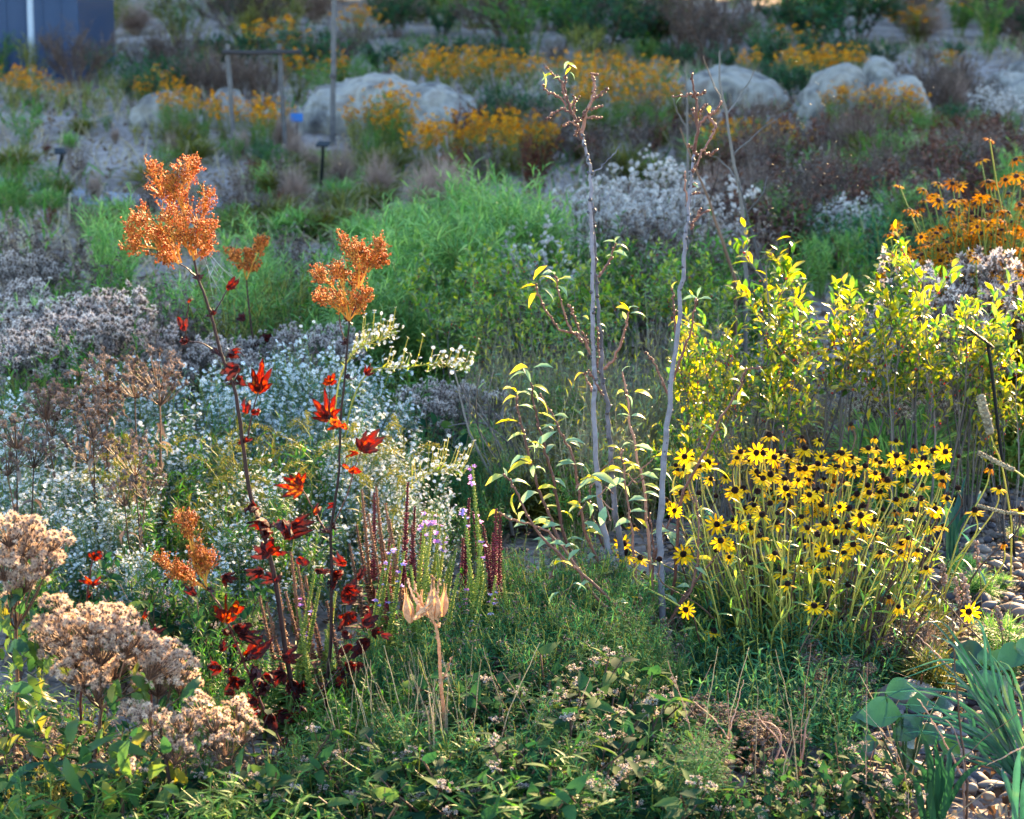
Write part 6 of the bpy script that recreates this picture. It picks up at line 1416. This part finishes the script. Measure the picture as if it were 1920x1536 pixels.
mat('leaf strap', ['#16362c', '#204636', '#345e44', '#5e7044', '#a07c4c'], .3, rough=.4, spec=.35, nscale=25, bump=.2)
strap((1960, 1470), [[(1840, 1350), (1740, 1300), (1630, 1300)], [(1850, 1330), (1790, 1240), (1690, 1260)], [(1860, 1320), (1780, 1180), (1742, 1165)], [(1870, 1330), (1800, 1220), (1745, 1190)], [(1880, 1330), (1850, 1200), (1818, 1160)], [(1900, 1330), (1890, 1270), (1858, 1228)], [(1920, 1330), (1890, 1280), (1870, 1240)], [(1850, 1370), (1760, 1330), (1680, 1320)], [(1840, 1390), (1740, 1350), (1650, 1340)], [(1860, 1390), (1790, 1350), (1700, 1280)], [(1880, 1380), (1820, 1300), (1740, 1230)], [(1880, 1420), (1810, 1400), (1720, 1370)], [(1860, 1420), (1770, 1380), (1690, 1360)], [(1900, 1410), (1840, 1380), (1780, 1300)], [(1910, 1390), (1870, 1330), (1830, 1270)], [(1880, 1350), (1810, 1290), (1760, 1280)], [(1900, 1450), (1830, 1430), (1760, 1410)], [(1950, 1330), (1930, 1250), (1925, 1180)], [(1900, 1360), (1845, 1290), (1800, 1215)]], 5.05, 'arching clump of long blue-green strap leaves over the gravel', 'leaf strap', .0092)
strap((1760, 1520), [[(1742, 1440), (1728, 1380), (1722, 1360)], [(1735, 1460), (1710, 1430), (1682, 1400)], [(1760, 1450), (1755, 1400), (1760, 1370)], [(1775, 1450), (1780, 1410), (1796, 1395)], [(1785, 1460), (1800, 1430), (1820, 1410)], [(1750, 1470), (1740, 1420), (1735, 1395)], [(1765, 1460), (1765, 1430), (1775, 1400)], [(1720, 1480), (1700, 1450), (1690, 1440)], [(1800, 1470), (1830, 1440), (1850, 1430)]], 4.85, 'short upright fan of green sword leaves at the bottom edge', 'leaf deep', .016)
strap((1905, 1540), [[(1905, 1470), (1910, 1420), (1915, 1400)], [(1890, 1480), (1880, 1450), (1878, 1440)], [(1920, 1480), (1935, 1450), (1940, 1430)]], 4.75, 'small blue sword-leaf fan in the very corner', 'leaf strap', .015)
strap((1790, 1030), [[(1785, 980), (1778, 930), (1774, 880)], [(1790, 985), (1800, 930), (1812, 890)], [(1780, 990), (1765, 950), (1752, 930)], [(1792, 1000), (1815, 960), (1832, 940)]], 6.9, 'upright teal sword leaves behind the yellow flowers', 'leaf strap', .018)
def broad(base, lv, D, label):
    b = W(base[0], base[1], D); o = empty('broad_leaved_plant', (b[0], D, 0)); L0 = np.array([b[0], D, 0.])
    for x, y, a, s in lv:
        p = W(x, y, D + rng.uniform(-.05, .05)) - L0; a = math.radians(a); s = s * .85; d = np.array([[math.cos(a), rng.uniform(-.3, .1), math.sin(a)]]); mb = MB()
        mb.inst(mk_leaf(.72, 9, .45, .28, .9, .015), p[None], frames(d, np.array([[rng.uniform(-.2, .2), -.8, .8]])), [s * D / F], [rng.random()])
        mb.tubes(polypath([(rng.uniform(-.02, .02), 0, -.01), p * .6 + (0, 0, .0), p], 8), np.linspace(.003, .002, 8)[None], 5)
        part('leaf', mb.mesh('leaf', 'leaf glossy'), o)
    tag(o, label, 'perennial', 'broad leaved clumps beside the strap leaves')
broad((1700, 1440), [(1660, 1300, 20, 85), (1700, 1320, 10, 70), (1690, 1340, 170, 110), (1680, 1370, -20, 80), (1720, 1390, 30, 80), (1640, 1350, 160, 60), (1730, 1350, 200, 90), (1750, 1330, 20, 60), (1690, 1400, -40, 70), (1650, 1390, 190, 60), (1760, 1390, -20, 70)], 5.15, 'glossy dark round-leaved clump under the strap leaves')
broad((1890, 1290), [(1850, 1230, 160, 90), (1870, 1240, 30, 90), (1900, 1250, 150, 80), (1880, 1270, 200, 100), (1830, 1250, 170, 60), (1910, 1230, 60, 60), (1860, 1280, -20, 80), (1840, 1245, 80, 40)], 5.6, 'dark green round-leaved clump on the gravel behind the strap leaves')

# ================================================================== MIDGES AND A COBWEB
def midge():
    mb = MB(); mb.inst(mk_blob(6, 3), np.array([[0, -.5, 0]]), frames(np.array([[0, 1., 0]]), np.array([0, 0, 1.])), [[.3, 1, .3]]); mb.inst(mk_blob(6, 2), np.array([[0, .4, 0]]), frames(np.array([[0, 1., 0]]), np.array([0, 0, 1.])), [[.3, .3, .3]])
    body = mb.mesh('body', 'straw'); wg = MB(); wg.inst(mk_leaf(.4, 3, .6, 0, .2), np.array([[.08, .1, .1], [-.08, .1, .1]]), frames(np.array([[1., -.5, .5], [-1, -.5, .5]]), np.array([0, 0, 1.])), 1.2)
    return body, wg.mesh('wing', 'wing')
MB_, MW_ = midge()
def put_midge(x, y, D, s=.0028):
    o = empty('midge', tuple(W(x, y, D)), 0, s); o.rotation_euler = (rng.uniform(-.6, .6), rng.uniform(-.6, .6), rng.random() * 6.28); part('body', MB_, o); part('wing', MW_, o)
    reg(o, 'tiny pale midge hovering in the sunlight', 'insect', x, y, 'midges drifting over the meadow')
for x, y in [(1424, 110), (1467, 100), (1483, 107), (1493, 116), (1473, 171), (1530, 155), (1535, 158), (1563, 181), (1594, 176), (1520, 196), (1541, 195), (1577, 196), (1545, 198), (1496, 222), (1501, 232), (1574, 221), (1482, 248), (1431, 269), (1411, 218), (1750, 165), (1568, 266), (1418, 274), (1449, 309), (1500, 309), (1510, 318), (1524, 300), (1552, 308), (1596, 292), (1469, 322), (1524, 343), (1539, 348), (1546, 326), (1570, 332), (1577, 348), (1609, 349), (1460, 350), (1414, 359), (1550, 384), (1441, 394), (1449, 391), (1452, 401), (1482, 395), (1411, 416), (1444, 423), (1413, 432), (1538, 409), (1634, 421), (1665, 410), (932, 381), (942, 470), (712, 405), (637, 308), (318, 572), (286, 618), (1654, 470), (1713, 411)]:
    put_midge(x, y, rng.uniform(6.1, 7.0))
def web():
    D = 5.26; ps = [((384, 462), (440, 525)), ((388, 470), (428, 538)), ((392, 476), (445, 522)), ((380, 480), (412, 545)), ((384, 462), (400, 560)), ((402, 492), (392, 520)), ((418, 508), (405, 530)), ((396, 500), (420, 520))]
    b = W(384, 462, D); mb = MB()
    for a, c in ps:
        A, B = W(*a, D) - b, W(*c, D) - b; mb.tubes(polypath([A, (A + B) / 2 - np.array([0, 0, .006]), B], 8), .00022, 3)
    o = part('spider_web', mb.mesh('spider_web', 'web'), None, tuple(b)); tag(o, 'wisp of spider web strung below the large orange seed plume', 'spider web')
web()

# ================================================================== LIGHT, SKY, CAMERA
w = bpy.data.worlds.new('World'); sc.world = w; w.use_nodes = True
nt = w.node_tree; bg = nt.nodes['Background']; sky = nt.nodes.new('ShaderNodeTexSky'); sky.sky_type = 'NISHITA'; sky.sun_disc = False
sky.sun_elevation = SEL; sky.sun_rotation = SAZ; sky.air_density = 1.0; sky.dust_density = .4; sky.ozone_density = 2.5
nt.links.new(sky.outputs[0], bg.inputs['Color']); bg.inputs['Strength'].default_value = .125
sd = Vector((math.sin(SAZ) * math.cos(SEL), math.cos(SAZ) * math.cos(SEL), math.sin(SEL)))
ld = bpy.data.lights.new('sun', 'SUN'); ld.energy = 5.0; ld.angle = math.radians(.5); ld.color = (1.0, .68, .35)
lo = bpy.data.objects.new('sun', ld); col.objects.link(lo); lo.rotation_euler = sd.to_track_quat('Z', 'Y').to_euler()
cd = bpy.data.cameras.new('camera'); cam = bpy.data.objects.new('camera', cd); col.objects.link(cam); sc.camera = cam
cam.location = (0, 0, CH); cam.rotation_euler = (math.radians(90) - PITCH, 0, 0)
cd.sensor_fit = 'HORIZONTAL'; cd.sensor_width = 36; cd.lens = F / 1920 * 36; cd.clip_start = .1; cd.clip_end = 400
cd.dof.use_dof = True; cd.dof.focus_distance = 6.0; cd.dof.aperture_fstop = 6.2; cd.dof.aperture_blades = 7
sc.view_settings.view_transform = 'Standard'; sc.view_settings.look = 'None'; sc.view_settings.exposure = 3.1; sc.view_settings.gamma = 1
sc.cycles.max_bounces = 8; sc.cycles.diffuse_bounces = 3; sc.cycles.glossy_bounces = 2; sc.cycles.transmission_bounces = 4; sc.cycles.transparent_max_bounces = 4
sc.cycles.use_denoising = True; sc.cycles.sample_clamp_indirect = 4

# ================================================================== LABELS
LM = [('the dark blue shed', 60, 110), ('the first grey boulder', 300, 210), ('the cleft grey boulder', 430, 205), ('the wooden rail frame', 480, 110), ('the lone wooden post', 627, 200), ('the long pale boulder', 740, 190), ('the left dark plant label', 110, 290),
      ('the plant label on a tall stake', 604, 300), ('the willow crown', 1070, 180), ('the broad rounded boulder', 1375, 165), ('the sloping boulder', 1560, 160), ('the level-topped boulder', 1695, 185), ('the stone slab', 1890, 150), ('the leafless grey sapling', 1375, 330), ('the large orange plume', 320, 420),
      ('the forked orange plume', 655, 530), ('the tallest red stalk', 440, 740), ('the second red stalk', 630, 850), ('the white fluffy plants', 1200, 350), ('the middle grey willow stem', 1120, 700), ('the slanting willow stem', 1260, 720), ('the yellow shrubs', 1600, 600), ('the leaning black stake', 1870, 760),
      ('the smooth grey rock', 670, 730), ('the tall wine-red spikes', 885, 960), ('the split milkweed pods', 800, 1130), ('the leaning red stalk', 430, 1200), ('the cream fluffy seedhead', 50, 1030), ('the broad fluffy mass', 190, 1210), ('the strap leaves', 1800, 1330), ('the gravel', 1860, 1130), ('the willow foot', 1200, 1230), ('the feathery mound', 1010, 1180),
      ('the glossy round leaves', 1690, 1360), ('the left edge of the asters', 60, 800), ('the middle of the asters', 330, 860), ('the long aster spray', 800, 690), ('the middle of the flower stand', 1530, 940), ('the top of the flower stand', 1560, 850), ('the foot of the flower stand', 1500, 1090), ('the gravel end of the flower stand', 1720, 930), ('the willow end of the flower stand', 1340, 970), ('the orange flowers by the gravel', 1880, 450), ('the fallen lower seed spike', 1860, 955)]
LM = [(n.replace('left dark', 'short dark').replace('the left edge of the asters', 'the aster fringe'), x, y) for n, x, y in LM]
ORD = ['nearest', 'second', 'third', 'fourth', 'fifth', 'sixth', 'seventh', 'eighth', 'ninth', 'tenth', 'eleventh', 'twelfth', 'thirteenth', 'fourteenth', 'fifteenth', 'sixteenth', 'seventeenth', 'eighteenth', 'nineteenth', 'twentieth']
ORD[0] = 'first'
def side(dx, dy):
    return ('above' if dy < 0 else 'below') if abs(dy) > abs(dx) * .6 else 'beside'
gr = {}
for o, base, x, y in REG:
    n, lx, ly = min(LM, key=lambda L: (L[1] - x) ** 2 + (L[2] - y) ** 2 * 1.6)
    gr.setdefault((base, side(x - lx, y - ly), n), []).append(((x - lx) ** 2 + (y - ly) ** 2, o))
for (base, sd_, n), it in gr.items():
    it.sort(key=lambda t: t[0])
    for i, (d, o) in enumerate(it):
        o['label'] = f'{base} {sd_} {n}' if len(it) == 1 or len(it) > 12 else f'{ORD[min(i, 19)]} {base} {sd_} {n}'
